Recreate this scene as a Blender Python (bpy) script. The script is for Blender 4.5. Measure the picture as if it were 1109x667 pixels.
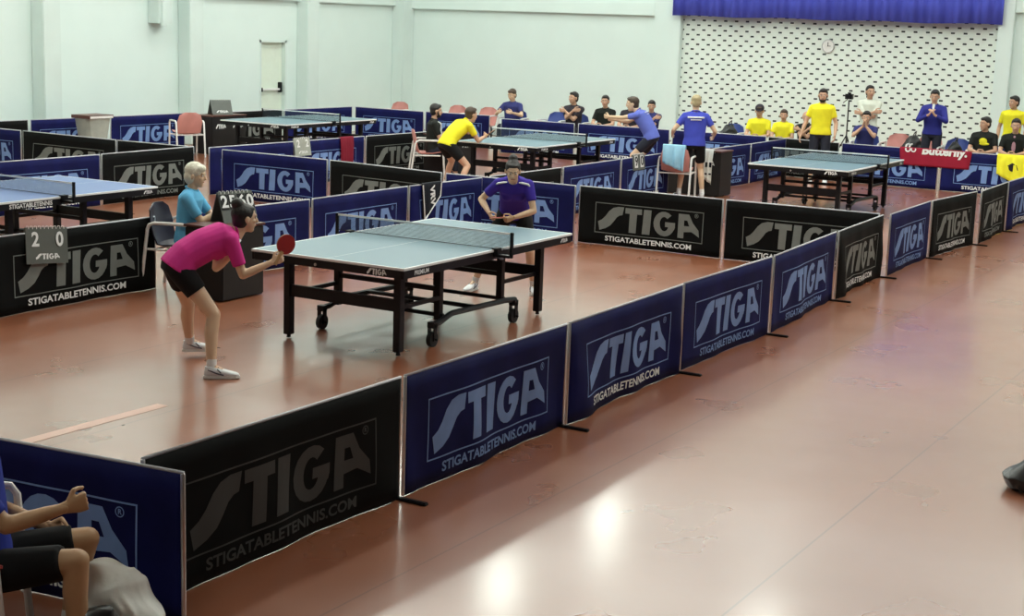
import bpy, bmesh, math, random
from mathutils import Vector as V, Matrix
PI=math.pi
S=bpy.context.scene; COL=S.collection
for o in list(bpy.data.objects): bpy.data.objects.remove(o)

# ------------------------------------------------------------------ camera
yaw,pitch,roll=0.5264,0.1865,0.0341
F=V((math.cos(yaw)*math.cos(pitch),math.sin(yaw)*math.cos(pitch),-math.sin(pitch)))
R0=V((math.sin(yaw),-math.cos(yaw),0)); U0=R0.cross(F)
R=math.cos(roll)*R0+math.sin(roll)*U0; U=-math.sin(roll)*R0+math.cos(roll)*U0
cd=bpy.data.cameras.new('camera'); cam=bpy.data.objects.new('camera',cd); COL.objects.link(cam)
cd.sensor_width=36; cd.lens=1628.7*36/1109; cd.clip_end=200
m=Matrix((R,U,-F)).transposed().to_4x4(); m.translation=V((-10.8461,-7.2416,2.6432)); cam.matrix_world=m
S.camera=cam
# ------------------------------------------------------------------ world, exposure
w=bpy.data.worlds.new('world'); S.world=w; w.use_nodes=True
w.node_tree.nodes['Background'].inputs[0].default_value=(.86,.95,1,1); w.node_tree.nodes['Background'].inputs[1].default_value=.4
S.view_settings.view_transform='Standard'; S.view_settings.look='None'; S.view_settings.gamma=1
S.view_settings.exposure=0.42
try: S.view_settings.use_curve_mapping=False
except Exception: pass
LAMP_POWER=30.0
FILL_POWER=2.1      # glow of the ceiling strips added as fill light

# ------------------------------------------------------------------ materials
def mat(name,col,rough=.6,metal=0,noise=0,nscale=8,bump=0,emit=None,estr=0,spec=.5,sheen=0,coat=0):
    M=bpy.data.materials.new(name); M.use_nodes=True; nt=M.node_tree; b=nt.nodes['Principled BSDF']
    b.inputs['Base Color'].default_value=(*col,1); b.inputs['Roughness'].default_value=rough; b.inputs['Metallic'].default_value=metal
    b.inputs['Specular IOR Level'].default_value=spec
    if coat: b.inputs['Coat Weight'].default_value=coat
    if sheen: b.inputs['Sheen Weight'].default_value=sheen
    if noise or bump:
        tc=nt.nodes.new('ShaderNodeTexCoord'); n=nt.nodes.new('ShaderNodeTexNoise'); n.inputs['Scale'].default_value=nscale; n.inputs['Detail'].default_value=4
        nt.links.new(tc.outputs['Object'],n.inputs['Vector'])
        if noise:
            r=nt.nodes.new('ShaderNodeValToRGB'); e=r.color_ramp.elements
            e[0].position=.3; e[1].position=.7
            e[0].color=(*[c*(1-noise) for c in col],1); e[1].color=(*[min(1,c*(1+noise)) for c in col],1)
            nt.links.new(n.outputs['Fac'],r.inputs['Fac']); nt.links.new(r.outputs['Color'],b.inputs['Base Color'])
        if bump:
            bp=nt.nodes.new('ShaderNodeBump'); bp.inputs['Strength'].default_value=bump; bp.inputs['Distance'].default_value=.02
            nt.links.new(n.outputs['Fac'],bp.inputs['Height']); nt.links.new(bp.outputs['Normal'],b.inputs['Normal'])
    if emit: b.inputs['Emission Color'].default_value=(*emit,1); b.inputs['Emission Strength'].default_value=estr
    return M
M={}
M['wall']=mat('wall_paint',(.73,.85,.82),.65,noise=.02,nscale=1.2)
M['pillar']=mat('pillar_paint',(.68,.79,.76),.6,noise=.03,nscale=1.5)
M['door']=mat('door_paint',(.76,.85,.74),.45,noise=.02)
M['ceil']=mat('ceiling_paint',(.8,.82,.78),.7)
M['blue']=mat('navy_cloth',(.006,.008,.072),.72,noise=.25,nscale=3,bump=.1,spec=.14)
M['black']=mat('black_cloth',(.0035,.004,.004),.75,noise=.25,nscale=3,bump=.1,spec=.12)
M['lblue']=mat('light_blue_print',(.17,.29,.58),.55,noise=.08)
M['lgrey']=mat('grey_print',(.17,.19,.18),.55,noise=.08)
M['dgrey']=mat('shaded_grey_print',(.032,.036,.035),.55,noise=.08)  # darker copy of the grey print, shade put into the colour
M['steel']=mat('brushed_steel',(.62,.63,.64),.3,metal=.9)
M['rail']=mat('lit_edge_paint',(.55,.56,.6),.45)  # pale tone paints the light caught along the cloth's top edge
M['iron']=mat('black_metal',(.006,.006,.008),.42,noise=.1,spec=.3)
M['rubber']=mat('black_rubber',(.012,.012,.012),.7)
M['white']=mat('white_plastic',(.8,.8,.78),.4)
M['print']=mat('white_print',(.8,.82,.82),.5)
M['redpl']=mat('red_plastic',(.50,.10,.09),.4,noise=.05)
M['pinkpl']=mat('faded_red_plastic',(.62,.27,.24),.45,noise=.05)
M['darkpl']=mat('dark_plastic',(.018,.018,.035),.4)
M['bluepl']=mat('blue_plastic',(.05,.08,.30),.4)
M['curtain']=mat('blue_curtain',(.085,.11,.66),.75,noise=.08,nscale=2)
M['hair']=mat('black_hair',(.012,.010,.009),.5,bump=.3,nscale=60)
M['brown']=mat('brown_hair',(.055,.032,.018),.5,bump=.3,nscale=60)
M['blond']=mat('blond_hair',(.38,.31,.17),.55,bump=.3,nscale=60)
M['grey']=mat('white_hair',(.72,.70,.58),.6,bump=.4,nscale=50)
M['skin']=mat('skin',(.60,.36,.24),.5,noise=.04)
M['skinp']=mat('pale_skin',(.68,.47,.31),.5,noise=.04)
M['skind']=mat('tanned_skin',(.50,.30,.16),.5,noise=.05)
M['lip']=mat('lip',(.42,.14,.11),.4)
M['eyew']=mat('eye_white',(.75,.72,.68),.25)
M['iris']=mat('iris',(.02,.012,.008),.2)
M['redrub']=mat('red_racket_rubber',(.33,.02,.02),.45)
M['wood']=mat('racket_wood',(.45,.28,.13),.5)
M['board']=mat('scoreboard_grey',(.10,.11,.10),.5,noise=.05)
M['boardl']=mat('scoreboard_light_grey',(.36,.39,.35),.5,noise=.08)
M['brownm']=mat('brown_laminate',(.10,.035,.025),.4)
M['desk']=mat('desk_black_cloth',(.004,.003,.003),.6,noise=.2,nscale=4)
def cloth(n,c,b=.15): return mat(n,c,.8,noise=.07,nscale=7,bump=b,spec=.25)
M['magenta']=cloth('magenta_jersey',(.62,.035,.26)); M['shortsb']=cloth('black_shorts',(.006,.006,.007))
M['purple']=cloth('violet_blue_jersey',(.045,.025,.30)); M['royal']=cloth('royal_blue_jersey',(.06,.08,.50))
M['periw']=cloth('periwinkle_jersey',(.13,.17,.58)); M['yellow']=cloth('yellow_jersey',(.85,.78,.03))
M['sky']=cloth('light_blue_shirt',(.12,.42,.68)); M['navy']=cloth('navy_shirt',(.035,.04,.16))
M['dk']=cloth('charcoal_shirt',(.035,.03,.04)); M['blk']=cloth('black_shirt',(.012,.014,.012)); M['wht']=cloth('white_shirt',(.75,.8,.7))
M['blueT']=cloth('blue_tshirt',(.02,.035,.30)); M['pinkc']=cloth('dusty_pink_shirt',(.45,.25,.30)); M['track']=cloth('navy_tracksuit',(.03,.035,.25))
M['jeans']=cloth('dark_trousers',(.02,.022,.035)); M['khaki']=cloth('khaki_trousers',(.3,.27,.2)); M['redc']=cloth('dark_red_towel',(.20,.012,.03))
M['bannerr']=cloth('red_banner_cloth',(.30,.012,.035)); M['yelc']=cloth('yellow_towel',(.88,.84,.04)); M['blkc']=cloth('black_towel',(.008,.01,.016))
M['lbtowel']=cloth('pale_blue_towel',(.30,.55,.72)); M['whtc']=cloth('white_towel',(.78,.8,.76)); M['bagw']=mat('white_bag_nylon',(.85,.87,.83),.5,bump=.3,nscale=6)
M['bagb']=mat('black_bag_nylon',(.012,.013,.014),.35,bump=.4,nscale=9)
M['sole']=mat('white_sole',(.75,.75,.72),.5); M['shoew']=mat('white_shoe',(.72,.74,.76),.5,noise=.05); M['shoen']=mat('navy_shoe',(.02,.022,.05),.5); M['sock']=cloth('white_sock',(.8,.8,.8))
M['lampglass']=mat('lamp_diffuser',(1,1,1),.5,emit=(.92,1,.90),estr=LAMP_POWER)
M['fill_glow']=mat('fill_strip_glow',(.9,.95,1),.4,emit=(.93,1,.93),estr=FILL_POWER)  # emission of the added ceiling strips
M['darkwall']=mat('dark_grey_wall',(.10,.10,.10),.8,noise=.1)
M['lamphouse']=mat('lamp_housing',(.5,.5,.5),.5)

def floor_mat():
    m_=bpy.data.materials.new('polished_red_floor'); m_.use_nodes=True; nt=m_.node_tree; b=nt.nodes['Principled BSDF']; L=nt.links
    tc=nt.nodes.new('ShaderNodeTexCoord')
    n=nt.nodes.new('ShaderNodeTexNoise'); n.inputs['Scale'].default_value=.45; n.inputs['Detail'].default_value=6; L.new(tc.outputs['Object'],n.inputs['Vector'])
    r=nt.nodes.new('ShaderNodeValToRGB'); r.color_ramp.elements[0].position=.3; r.color_ramp.elements[1].position=.72
    r.color_ramp.elements[0].color=(.26,.082,.036,1); r.color_ramp.elements[1].color=(.34,.125,.062,1); L.new(n.outputs['Fac'],r.inputs['Fac'])
    # seams between the floor sheets
    sp=nt.nodes.new('ShaderNodeSeparateXYZ'); L.new(tc.outputs['Object'],sp.inputs[0])
    def math_(op,a,bv=None,c=None):
        q=nt.nodes.new('ShaderNodeMath'); q.operation=op
        for i,x in enumerate((a,bv,c)):
            if x is None: continue
            if isinstance(x,(int,float)): q.inputs[i].default_value=x
            else: L.new(x,q.inputs[i])
        return q.outputs[0]
    yy=math_('ADD',sp.outputs['Y'],3.33+150); md=math_('MODULO',yy,1.5); mn=math_('MINIMUM',md,math_('SUBTRACT',1.5,md))
    seam=math_('LESS_THAN',mn,.006)
    mix=nt.nodes.new('ShaderNodeMixRGB'); mix.inputs['Color2'].default_value=(.10,.03,.02,1); L.new(r.outputs['Color'],mix.inputs['Color1']); L.new(math_('MULTIPLY',seam,.55),mix.inputs['Fac'])
    L.new(mix.outputs['Color'],b.inputs['Base Color'])
    n2=nt.nodes.new('ShaderNodeTexNoise'); n2.inputs['Scale'].default_value=1.3; n2.inputs['Detail'].default_value=3; L.new(tc.outputs['Object'],n2.inputs['Vector'])
    mr=nt.nodes.new('ShaderNodeMapRange'); mr.inputs['To Min'].default_value=.20; mr.inputs['To Max'].default_value=.40; L.new(n2.outputs['Fac'],mr.inputs['Value']); L.new(mr.outputs['Result'],b.inputs['Roughness'])
    n3=nt.nodes.new('ShaderNodeTexNoise'); n3.inputs['Scale'].default_value=1.1; n3.inputs['Detail'].default_value=3; L.new(tc.outputs['Object'],n3.inputs['Vector'])
    bp=nt.nodes.new('ShaderNodeBump'); bp.inputs['Strength'].default_value=.10; bp.inputs['Distance'].default_value=.010; L.new(n3.outputs['Fac'],bp.inputs['Height']); L.new(bp.outputs['Normal'],b.inputs['Normal'])
    b.inputs['IOR'].default_value=1.95; b.inputs['Coat Weight'].default_value=.5; b.inputs['Coat Roughness'].default_value=.14; b.inputs['Coat IOR'].default_value=1.55
    return m_
M['floor']=floor_mat()
def brick_mat():
    m_=bpy.data.materials.new('perforated_brick'); m_.use_nodes=True; nt=m_.node_tree; b=nt.nodes['Principled BSDF']; L=nt.links
    tc=nt.nodes.new('ShaderNodeTexCoord'); sp=nt.nodes.new('ShaderNodeSeparateXYZ'); L.new(tc.outputs['Object'],sp.inputs[0])
    def q(op,a,bv=None):
        k=nt.nodes.new('ShaderNodeMath'); k.operation=op
        for i,x in enumerate((a,bv)):
            if x is None: continue
            if isinstance(x,(int,float)): k.inputs[i].default_value=x
            else: L.new(x,k.inputs[i])
        return k.outputs[0]
    z=q('DIVIDE',q('ADD',sp.outputs['Z'],10),.105); row=q('FLOOR',z); fz=q('ABSOLUTE',q('SUBTRACT',q('FRACT',z),.5))
    y=q('ADD',q('DIVIDE',q('ADD',sp.outputs['Y'],50),.254),q('MULTIPLY',row,.5)); fy=q('ABSOLUTE',q('SUBTRACT',q('FRACT',y),.5))
    hole=q('MULTIPLY',q('LESS_THAN',fz,.17),q('LESS_THAN',fy,.155))
    mortar=q('MAXIMUM',q('GREATER_THAN',fz,.46),0)
    mx=nt.nodes.new('ShaderNodeMixRGB'); mx.inputs['Color1'].default_value=(.78,.86,.80,1); mx.inputs['Color2'].default_value=(.74,.82,.76,1); L.new(mortar,mx.inputs['Fac'])
    m2=nt.nodes.new('ShaderNodeMixRGB'); m2.inputs['Color2'].default_value=(.02,.025,.03,1); L.new(mx.outputs[0],m2.inputs['Color1']); L.new(hole,m2.inputs['Fac'])
    L.new(m2.outputs[0],b.inputs['Base Color']); b.inputs['Roughness'].default_value=.8
    return m_
M['brick']=brick_mat()
def net_mat():
    m_=bpy.data.materials.new('net_mesh'); m_.use_nodes=True; nt=m_.node_tree; b=nt.nodes['Principled BSDF']; L=nt.links
    b.inputs['Base Color'].default_value=(.03,.045,.06,1); b.inputs['Roughness'].default_value=.8
    tc=nt.nodes.new('ShaderNodeTexCoord'); sp=nt.nodes.new('ShaderNodeSeparateXYZ'); L.new(tc.outputs['Object'],sp.inputs[0])
    def q(op,a,bv):
        k=nt.nodes.new('ShaderNodeMath'); k.operation=op
        for i,x in enumerate((a,bv)):
            if isinstance(x,(int,float)): k.inputs[i].default_value=x
            else: L.new(x,k.inputs[i])
        return k.outputs[0]
    def line(c): return q('LESS_THAN',q('FRACT',q('DIVIDE',q('ADD',c,5),.01),0),.27)
    a=q('MAXIMUM',line(sp.outputs['Y']),line(sp.outputs['Z'])); L.new(a,b.inputs['Alpha'])
    return m_
M['net']=net_mat()
def top_mat(name,c):
    m_=bpy.data.materials.new(name); m_.use_nodes=True; nt=m_.node_tree; b=nt.nodes['Principled BSDF']; L=nt.links
    tc=nt.nodes.new('ShaderNodeTexCoord'); sp=nt.nodes.new('ShaderNodeSeparateXYZ'); L.new(tc.outputs['Object'],sp.inputs[0])
    def q(op,a,bv=None):
        k=nt.nodes.new('ShaderNodeMath'); k.operation=op
        for i,x in enumerate((a,bv)):
            if x is None: continue
            if isinstance(x,(int,float)): k.inputs[i].default_value=x
            else: L.new(x,k.inputs[i])
        return k.outputs[0]
    ax=q('ABSOLUTE',sp.outputs['X']); ay=q('ABSOLUTE',sp.outputs['Y'])
    l=q('MAXIMUM',q('MAXIMUM',q('GREATER_THAN',ax,1.35),q('GREATER_THAN',ay,.7425)),q('LESS_THAN',ay,.0018))
    mx=nt.nodes.new('ShaderNodeMixRGB'); mx.inputs['Color1'].default_value=(*c,1); mx.inputs['Color2'].default_value=(.8,.82,.82,1); L.new(l,mx.inputs['Fac'])
    L.new(mx.outputs[0],b.inputs['Base Color']); b.inputs['Roughness'].default_value=.42; b.inputs['Specular IOR Level'].default_value=.6
    return m_
M['top']=top_mat('slate_blue_table_paint',(.12,.21,.26)); M['topb']=top_mat('blue_lit_table_paint',(.10,.17,.38))  # topb repeats the table paint with bluer light in its colour

# ------------------------------------------------------------------ mesh helpers
class MB:
    def __init__(s): s.v=[]; s.f=[]
    def add(s,vs,fs):
        n=len(s.v); s.v+= [V(x) for x in vs]; s.f+=[[i+n for i in f] for f in fs]; return s
    def box(s,x0,y0,z0,x1,y1,z1):
        return s.add([(x0,y0,z0),(x1,y0,z0),(x1,y1,z0),(x0,y1,z0),(x0,y0,z1),(x1,y0,z1),(x1,y1,z1),(x0,y1,z1)],
          [(0,3,2,1),(4,5,6,7),(0,1,5,4),(1,2,6,5),(2,3,7,6),(3,0,4,7)])
    def loft(s,secs,n=16,p=2.0):
        # secs: (centre,u,v,a,b)
        vs=[];fs=[]
        for c,u,v_,a,b in secs:
            for k in range(n):
                t=2*PI*k/n; cx,sx=math.cos(t),math.sin(t)
                r=(abs(cx)**p+abs(sx)**p)**(-1/p)
                vs.append(V(c)+V(u)*(a*r*cx)+V(v_)*(b*r*sx))
        m_=len(secs)
        for i in range(m_-1):
            for k in range(n): fs.append((i*n+k,i*n+(k+1)%n,(i+1)*n+(k+1)%n,(i+1)*n+k))
        fs.append(tuple(reversed(range(n)))); fs.append(tuple((m_-1)*n+k for k in range(n)))
        return s.add(vs,fs)
    def cap(s,a,b,ra,rb,n=12,flat=False,flat_a=False):
        a=V(a);b=V(b);d=(b-a); L=d.length
        if L<1e-6: d=V((0,0,1))
        else: d=d/L
        u=d.orthogonal().normalized(); v_=d.cross(u)
        secs=[]
        if flat_a: secs.append((a,u,v_,ra,ra))
        else:
            for t in (-85,-60,-35,-12): secs.append((a+d*(ra*math.sin(math.radians(t))),u,v_,ra*math.cos(math.radians(t)),ra*math.cos(math.radians(t))))
        secs.append((a.lerp(b,.5),u,v_,(ra+rb)/2,(ra+rb)/2))
        if flat: secs.append((b,u,v_,rb,rb))
        else:
            for t in (12,35,60,85): secs.append((b+d*(rb*math.sin(math.radians(t))),u,v_,rb*math.cos(math.radians(t)),rb*math.cos(math.radians(t))))
        return s.loft(secs,n)
    def ell(s,c,ra,rb,rc,u=V((1,0,0)),v_=V((0,1,0)),w_=V((0,0,1)),n=16):
        secs=[]
        for t in (-84,-65,-45,-25,-8,8,25,45,65,84):
            q=math.cos(math.radians(t)); secs.append((V(c)+V(w_)*(rc*math.sin(math.radians(t))),u,v_,ra*q,rb*q))
        return s.loft(secs,n)
    def tube(s,pts,r,n=8,closed=False):
        pts=[V(p) for p in pts]; m_=len(pts); secs=[]; pu=None
        for i,p in enumerate(pts):
            d=(pts[min(i+1,m_-1)]-pts[max(i-1,0)]).normalized()
            u=d.orthogonal().normalized() if pu is None else (pu-d*pu.dot(d)).normalized()
            pu=u; rr=r[i] if isinstance(r,(list,tuple)) else r
            secs.append((p,u,d.cross(u),rr,rr))
        return s.loft(secs,n)
    def prism(s,poly,z0,z1):
        n=len(poly); vs=[(x,y,z0) for x,y in poly]+[(x,y,z1) for x,y in poly]
        return s.add(vs,[tuple(reversed(range(n))),tuple(range(n,2*n))]+[(k,(k+1)%n,(k+1)%n+n,k+n) for k in range(n)])
    def xform(s,f): s.v=[V(f(v)) for v in s.v]; return s
    def mesh(s,name,smooth=False,bevel=0):
        me=bpy.data.meshes.new(name); me.from_pydata([tuple(v) for v in s.v],[],s.f)
        bm=bmesh.new(); bm.from_mesh(me); bmesh.ops.recalc_face_normals(bm,faces=bm.faces)
        if bevel:
            es=[e for e in bm.edges if len(e.link_faces)==2 and e.calc_face_angle(0)>.6]
            bmesh.ops.bevel(bm,geom=es,offset=bevel,segments=2,affect='EDGES',clamp_overlap=True)
        bm.to_mesh(me); bm.free()
        if smooth:
            for p in me.polygons: p.use_smooth=True
        me.update(); return me
    def obj(s,name,m_,parent=None,smooth=False,bevel=0,sharp=40):
        me=s.mesh(name,smooth,bevel)
        if smooth:
            try: me.set_sharp_from_angle(angle=math.radians(sharp))
            except Exception: pass
        return link(name,me,m_,parent)
def link(name,me,m_,parent=None):
    if isinstance(m_,str): m_=M[m_]
    if m_ and not me.materials: me.materials.append(m_)
    o=bpy.data.objects.new(name,me); COL.objects.link(o)
    if parent: o.parent=parent
    return o
def tag(o,label,cat,group=None,kind=None):
    if label: o['label']=label
    if cat: o['category']=cat
    if group: o['group']=group
    if kind: o['kind']=kind
    return o
def empty(name,loc,rz=0):
    o=bpy.data.objects.new(name,None); COL.objects.link(o); o.location=loc; o.rotation_euler=(0,0,rz); o.empty_display_size=.1; return o
def struct(mb,name,m_,**k): o=mb.obj(name,m_,**k); o['kind']='structure'; return o
def copy_tree(o,parent=None):
    c=o.copy(); COL.objects.link(c); c.parent=parent
    for ch in list(o.children): copy_tree(ch,c)
    return c
def evalmesh(mb,voxel,smooth=4,name='m'):
    me=mb.mesh(name); o=bpy.data.objects.new('tmp',me); COL.objects.link(o)
    r=o.modifiers.new('r','REMESH'); r.mode='VOXEL'; r.voxel_size=voxel; r.use_smooth_shade=True
    if smooth: sm=o.modifiers.new('s','SMOOTH'); sm.factor=.5; sm.iterations=smooth
    bpy.context.view_layer.update(); dg=bpy.context.evaluated_depsgraph_get()
    out=bpy.data.meshes.new_from_object(o.evaluated_get(dg)); bpy.data.objects.remove(o); bpy.data.meshes.remove(me)
    for p in out.polygons: p.use_smooth=True
    out.name=name; return out
def joinmeshes(ms,name):
    bm=bmesh.new()
    for x in ms: bm.from_mesh(x)
    out=bpy.data.meshes.new(name); bm.to_mesh(out); bm.free()
    for p in out.polygons: p.use_smooth=True
    for x in ms: bpy.data.meshes.remove(x)
    return out

# ------------------------------------------------------------------ lettering
def text_polys(txt,size,bold=0,shear=0,font_w=None):
    """triangulated flat text in the xy plane, centred; returns verts, faces"""
    cu=bpy.data.curves.new('t','FONT'); cu.body=txt; cu.size=size; cu.offset=bold; cu.shear=shear; cu.align_x='CENTER'; cu.align_y='CENTER'; cu.resolution_u=3
    o=bpy.data.objects.new('t',cu); COL.objects.link(o); bpy.context.view_layer.update()
    me=bpy.data.meshes.new_from_object(o.evaluated_get(bpy.context.evaluated_depsgraph_get()))
    vs=[v.co.copy() for v in me.vertices]; fs=[list(p.vertices) for p in me.polygons]
    bpy.data.objects.remove(o); bpy.data.curves.remove(cu); bpy.data.meshes.remove(me)
    if font_w and vs:
        x0=min(v.x for v in vs); x1=max(v.x for v in vs); k=font_w/(x1-x0); mid=(x0+x1)/2
        for v in vs: v.x=(v.x-mid)*k
    return vs,fs
def ring(cx,cy,r0,r1,a0=0,a1=360,n=20,ky=1):
    vs=[];fs=[]
    for i in range(n+1):
        t=math.radians(a0+(a1-a0)*i/n); vs+=[V((cx+r0*math.cos(t),cy+ky*r0*math.sin(t),0)),V((cx+r1*math.cos(t),cy+ky*r1*math.sin(t),0))]
    for i in range(n): fs.append([2*i,2*i+1,2*i+3,2*i+2])
    return vs,fs
LW,LH=1.46,.375      # size of the printed frame
def logo_polys(w=LW,h=LH,frame=True):
    """the swoosh-S logo: list of (verts, faces) in xy, centred"""
    P=[]
    def pg(pts): P.append(([V(((u-.5)*w,(v-.49)*h,0)) for u,v in pts],[list(range(len(pts)))]))
    s_l=[(.030,.36),(.068,.44),(.100,.56),(.132,.73),(.170,.85),(.218,.90),(.272,.90)]
    s_r=[(.046,.08),(.105,.16),(.150,.27),(.182,.42),(.206,.55),(.232,.62),(.258,.64)]
    for i in range(6): pg([s_r[i],s_r[i+1],s_l[i+1],s_l[i]])
    pg([(.285,.71),(.438,.71),(.438,.89),(.285,.89)]); pg([(.322,.09),(.390,.09),(.396,.71),(.327,.71)])
    pg([(.446,.09),(.514,.09),(.524,.89),(.456,.89)])
    cx,cy,ru,rv=.642,.49,.098,.40
    def pt(a,k): t=math.radians(a); return (cx+ru*k*math.cos(t),cy+rv*(k if k==1 else .52)*math.sin(t)) if k==1 else (cx+ru*k*math.cos(t),cy+rv*.58*math.sin(t))
    A=[48+ (345-48)*i/16 for i in range(17)]
    for i in range(16): pg([pt(A[i],1),pt(A[i+1],1),pt(A[i+1],.42),pt(A[i],.42)])
    pg([(.650,.40),(.742,.40),(.742,.56),(.650,.56)]); pg([(.69,.25),(.735,.33),(.742,.42),(.69,.42)])
    pg([(.768,.10),(.822,.10),(.825,.88),(.772,.88)]); pg([(.822,.68),(.822,.88),(.868,.88),(.853,.68)])
    pg([(.853,.68),(.868,.88),(.905,.62),(.872,.50)]); pg([(.872,.50),(.905,.62),(.960,.40),(.895,.33)])
    pg([(.822,.30),(.895,.33),(.872,.50),(.822,.50)]); pg([(.895,.33),(.960,.40),(.968,.18),(.925,.27)])
    if frame:
        t=.009; x,y=w/2,h/2
        for (a,b,c,d) in ((-x,-y,x,-y+t),(-x,y-t,x,y),(-x,-y,-x+t,y),(x-t,-y,x,y)):
            P.append(([V((a,b,0)),V((c,b,0)),V((c,d,0)),V((a,d,0))],[[0,1,2,3]]))
        P.append(ring(.435*w,.37*h,.020,.025)); 
        vs,fs=text_polys('R',.034,.001); P.append(([v+V((.435*w,.37*h,0)) for v in vs],fs))
    return P
def polys_mb(P):
    mb=MB()
    for vs,fs in P: mb.add(vs,fs)
    return mb
def gridcut(me,xs,zs):
    bm=bmesh.new(); bm.from_mesh(me)
    for ax,vals in ((0,xs),(2,zs)):
        for c in vals:
            co=V((0,0,0)); co[ax]=c; no=V((0,0,0)); no[ax]=1
            bmesh.ops.bisect_plane(bm,geom=bm.verts[:]+bm.edges[:]+bm.faces[:],plane_co=co,plane_no=no,dist=1e-5)
    bm.to_mesh(me); bm.free()
LOGO=logo_polys(); URL=text_polys('STIGATABLETENNIS.COM',.085,.0022,font_w=1.16)
SMALL=logo_polys(.20,.062,False)

# ------------------------------------------------------------------ the hall
XB,YL=20.4,14.3; CZ=7.6
struct(MB().box(-16,-14,-.1,XB+.3,YL+.3,0),'floor','floor')
struct(MB().box(-16,-14,CZ,XB+.3,YL+.3,CZ+.15),'ceiling','ceil')
for i,x in enumerate((1.0,5.2,9.4,13.6,17.8)):
    struct(MB().box(x-.9,-12.5,CZ-.03,x+.9,13.2,CZ-.005),f'fill_strip_{i+1}','fill_glow')  # unseen glowing strips, added to brighten the hall and floor reflection
wl=MB(); wl.box(-16,YL,0,14.93,YL+.25,CZ); wl.box(15.85,YL,0,XB+.25,YL+.25,CZ); wl.box(14.93,YL,2.12,15.85,YL+.25,CZ)
struct(wl,'wall_left','wall')
struct(MB().box(-16,-14.25,0,XB+.25,-14,CZ),'wall_right','darkwall')
struct(MB().box(-16.25,-14,0,-16,YL,CZ),'wall_near','darkwall')
wb=MB(); wb.box(XB,7.42,0,XB+.25,YL,2.93); wb.box(XB,-14,0,XB+.25,-.42,3.2)
struct(wb,'wall_back','wall')
struct(MB().box(XB,-.12,0,XB+.25,6.76,CZ),'wall_back_brick','brick')
k=0
def trim(mb,m_='pillar',**kw):
    global k; k+=1; return struct(mb,f'trim_{k}',m_,**kw)
trim(MB().box(XB-.16,6.76,0,XB+.25,7.12,CZ),'wall',bevel=.01)            # pillar left of the bricks
trim(MB().box(XB-.10,7.12,0,XB+.25,7.42,CZ),'wall',bevel=.01)
trim(MB().box(XB-.10,7.42,2.93,XB+.25,YL,3.22),'wall',bevel=.01)
trim(MB().box(XB-.06,7.12,3.22,XB+.25,YL,CZ),'wall')
trim(MB().box(XB-.16,-.42,0,XB+.25,-.12,CZ),'wall',bevel=.01)
trim(MB().box(XB-.10,-14,3.2,XB+.25,-.42,CZ),'wall')
trim(MB().box(XB-.08,-14,0,XB+.2,-.75,3.1),'pillar',bevel=.01)
for x in (-2.9,.9,4.75,8.57,12.39,16.21,19.92):
    trim(MB().box(x,YL-.32,0,x+(.42 if x<19 else .48),YL,CZ),'pillar',bevel=.015)
for x0,x1 in ((9.0,12.39),(12.81,16.21),(16.63,19.92)):
    trim(MB().box(x0,YL-.10,2.98,x1,YL,CZ),'wall',bevel=.008)
# door with push bar
d=MB().box(14.95,YL+.09,0.0,15.83,YL+.13,2.10).obj('door_1','door',bevel=.004); d['kind']='structure'
df=MB(); df.box(14.93,YL-.012,0,14.985,YL+.09,2.12); df.box(15.795,YL-.012,0,15.85,YL+.09,2.12); df.box(14.93,YL-.012,2.07,15.85,YL+.09,2.12)
df.obj('door_frame','pillar',d)
MB().box(15.02,YL+.02,1.02,15.74,YL+.06,1.07).obj('push_bar','white',d,bevel=.01)
MB().box(15.0,YL+.0,1.0,15.06,YL+.09,1.09).box(15.66,YL+.0,.98,15.72,YL+.09,1.2).obj('bar_bracket','iron',d,bevel=.008)
# duct, cable, clock, curtain
t=tag(MB().box(11.54,YL-.30,2.42,11.90,YL,CZ).box(11.60,YL-.34,2.36,11.74,YL-.30,CZ).obj('wall_duct','pillar',bevel=.01),'pale vertical duct fixed high on the left wall, between two pillars','duct')
cb=empty('wall_cable',(13.05,YL-.03,.7)); tag(cb,'thin dark vertical cable running down the left wall to a small box','cable')
MB().tube([(0,0,.08),(0,0,6.8)],.012,6).obj('cable','iron',cb); MB().box(-.04,-.02,0,.04,.03,.09).obj('cable_box','iron',cb,bevel=.005)
ck=empty('wall_clock',(XB-.001,3.39,2.41)); tag(ck,'round white wall clock on the perforated brick wall','clock')
rg=[]
mb=MB(); mb.cap((-.0,0,0),(-.03,0,0),.12,.12,28,True,True); mb.obj('clock_face','white',ck)
mb=MB(); vs=[];n=28
for i in range(n+1): vs.append((-.03,.13*math.cos(2*PI*i/n),.13*math.sin(2*PI*i/n)))
mb.tube(vs,.012,8); mb.obj('clock_rim','steel',ck,smooth=True)
MB().box(-.042,-.006,-.01,-.036,.006,.08).box(-.042,-.06,-.005,-.036,.01,.005).obj('clock_hands','iron',ck)
mb=MB(); ny=220; vs=[];fs=[]
for i in range(ny+1):
    y=-.22+7.1*i/ny; dx=.035*math.sin(i*.42)+.03*math.sin(i*.13+1)+.018*math.sin(i*1.1)
    for z in (2.95,3.6,4.4): vs.append((XB-.28+dx*(1 if z<4 else .6),y,z+(0.012*math.sin(i*.1) if z<3 else 0)))
for i in range(ny):
    for j in range(2): fs.append((i*3+j,i*3+j+1,(i+1)*3+j+1,(i+1)*3+j))
mb.add(vs,fs); cu=mb.obj('blue_curtain','curtain',smooth=True,sharp=180); sd=cu.modifiers.new('t','SOLIDIFY'); sd.thickness=.01
tag(cu,'wide royal blue curtain hanging above the perforated brick wall','curtain')
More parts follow.
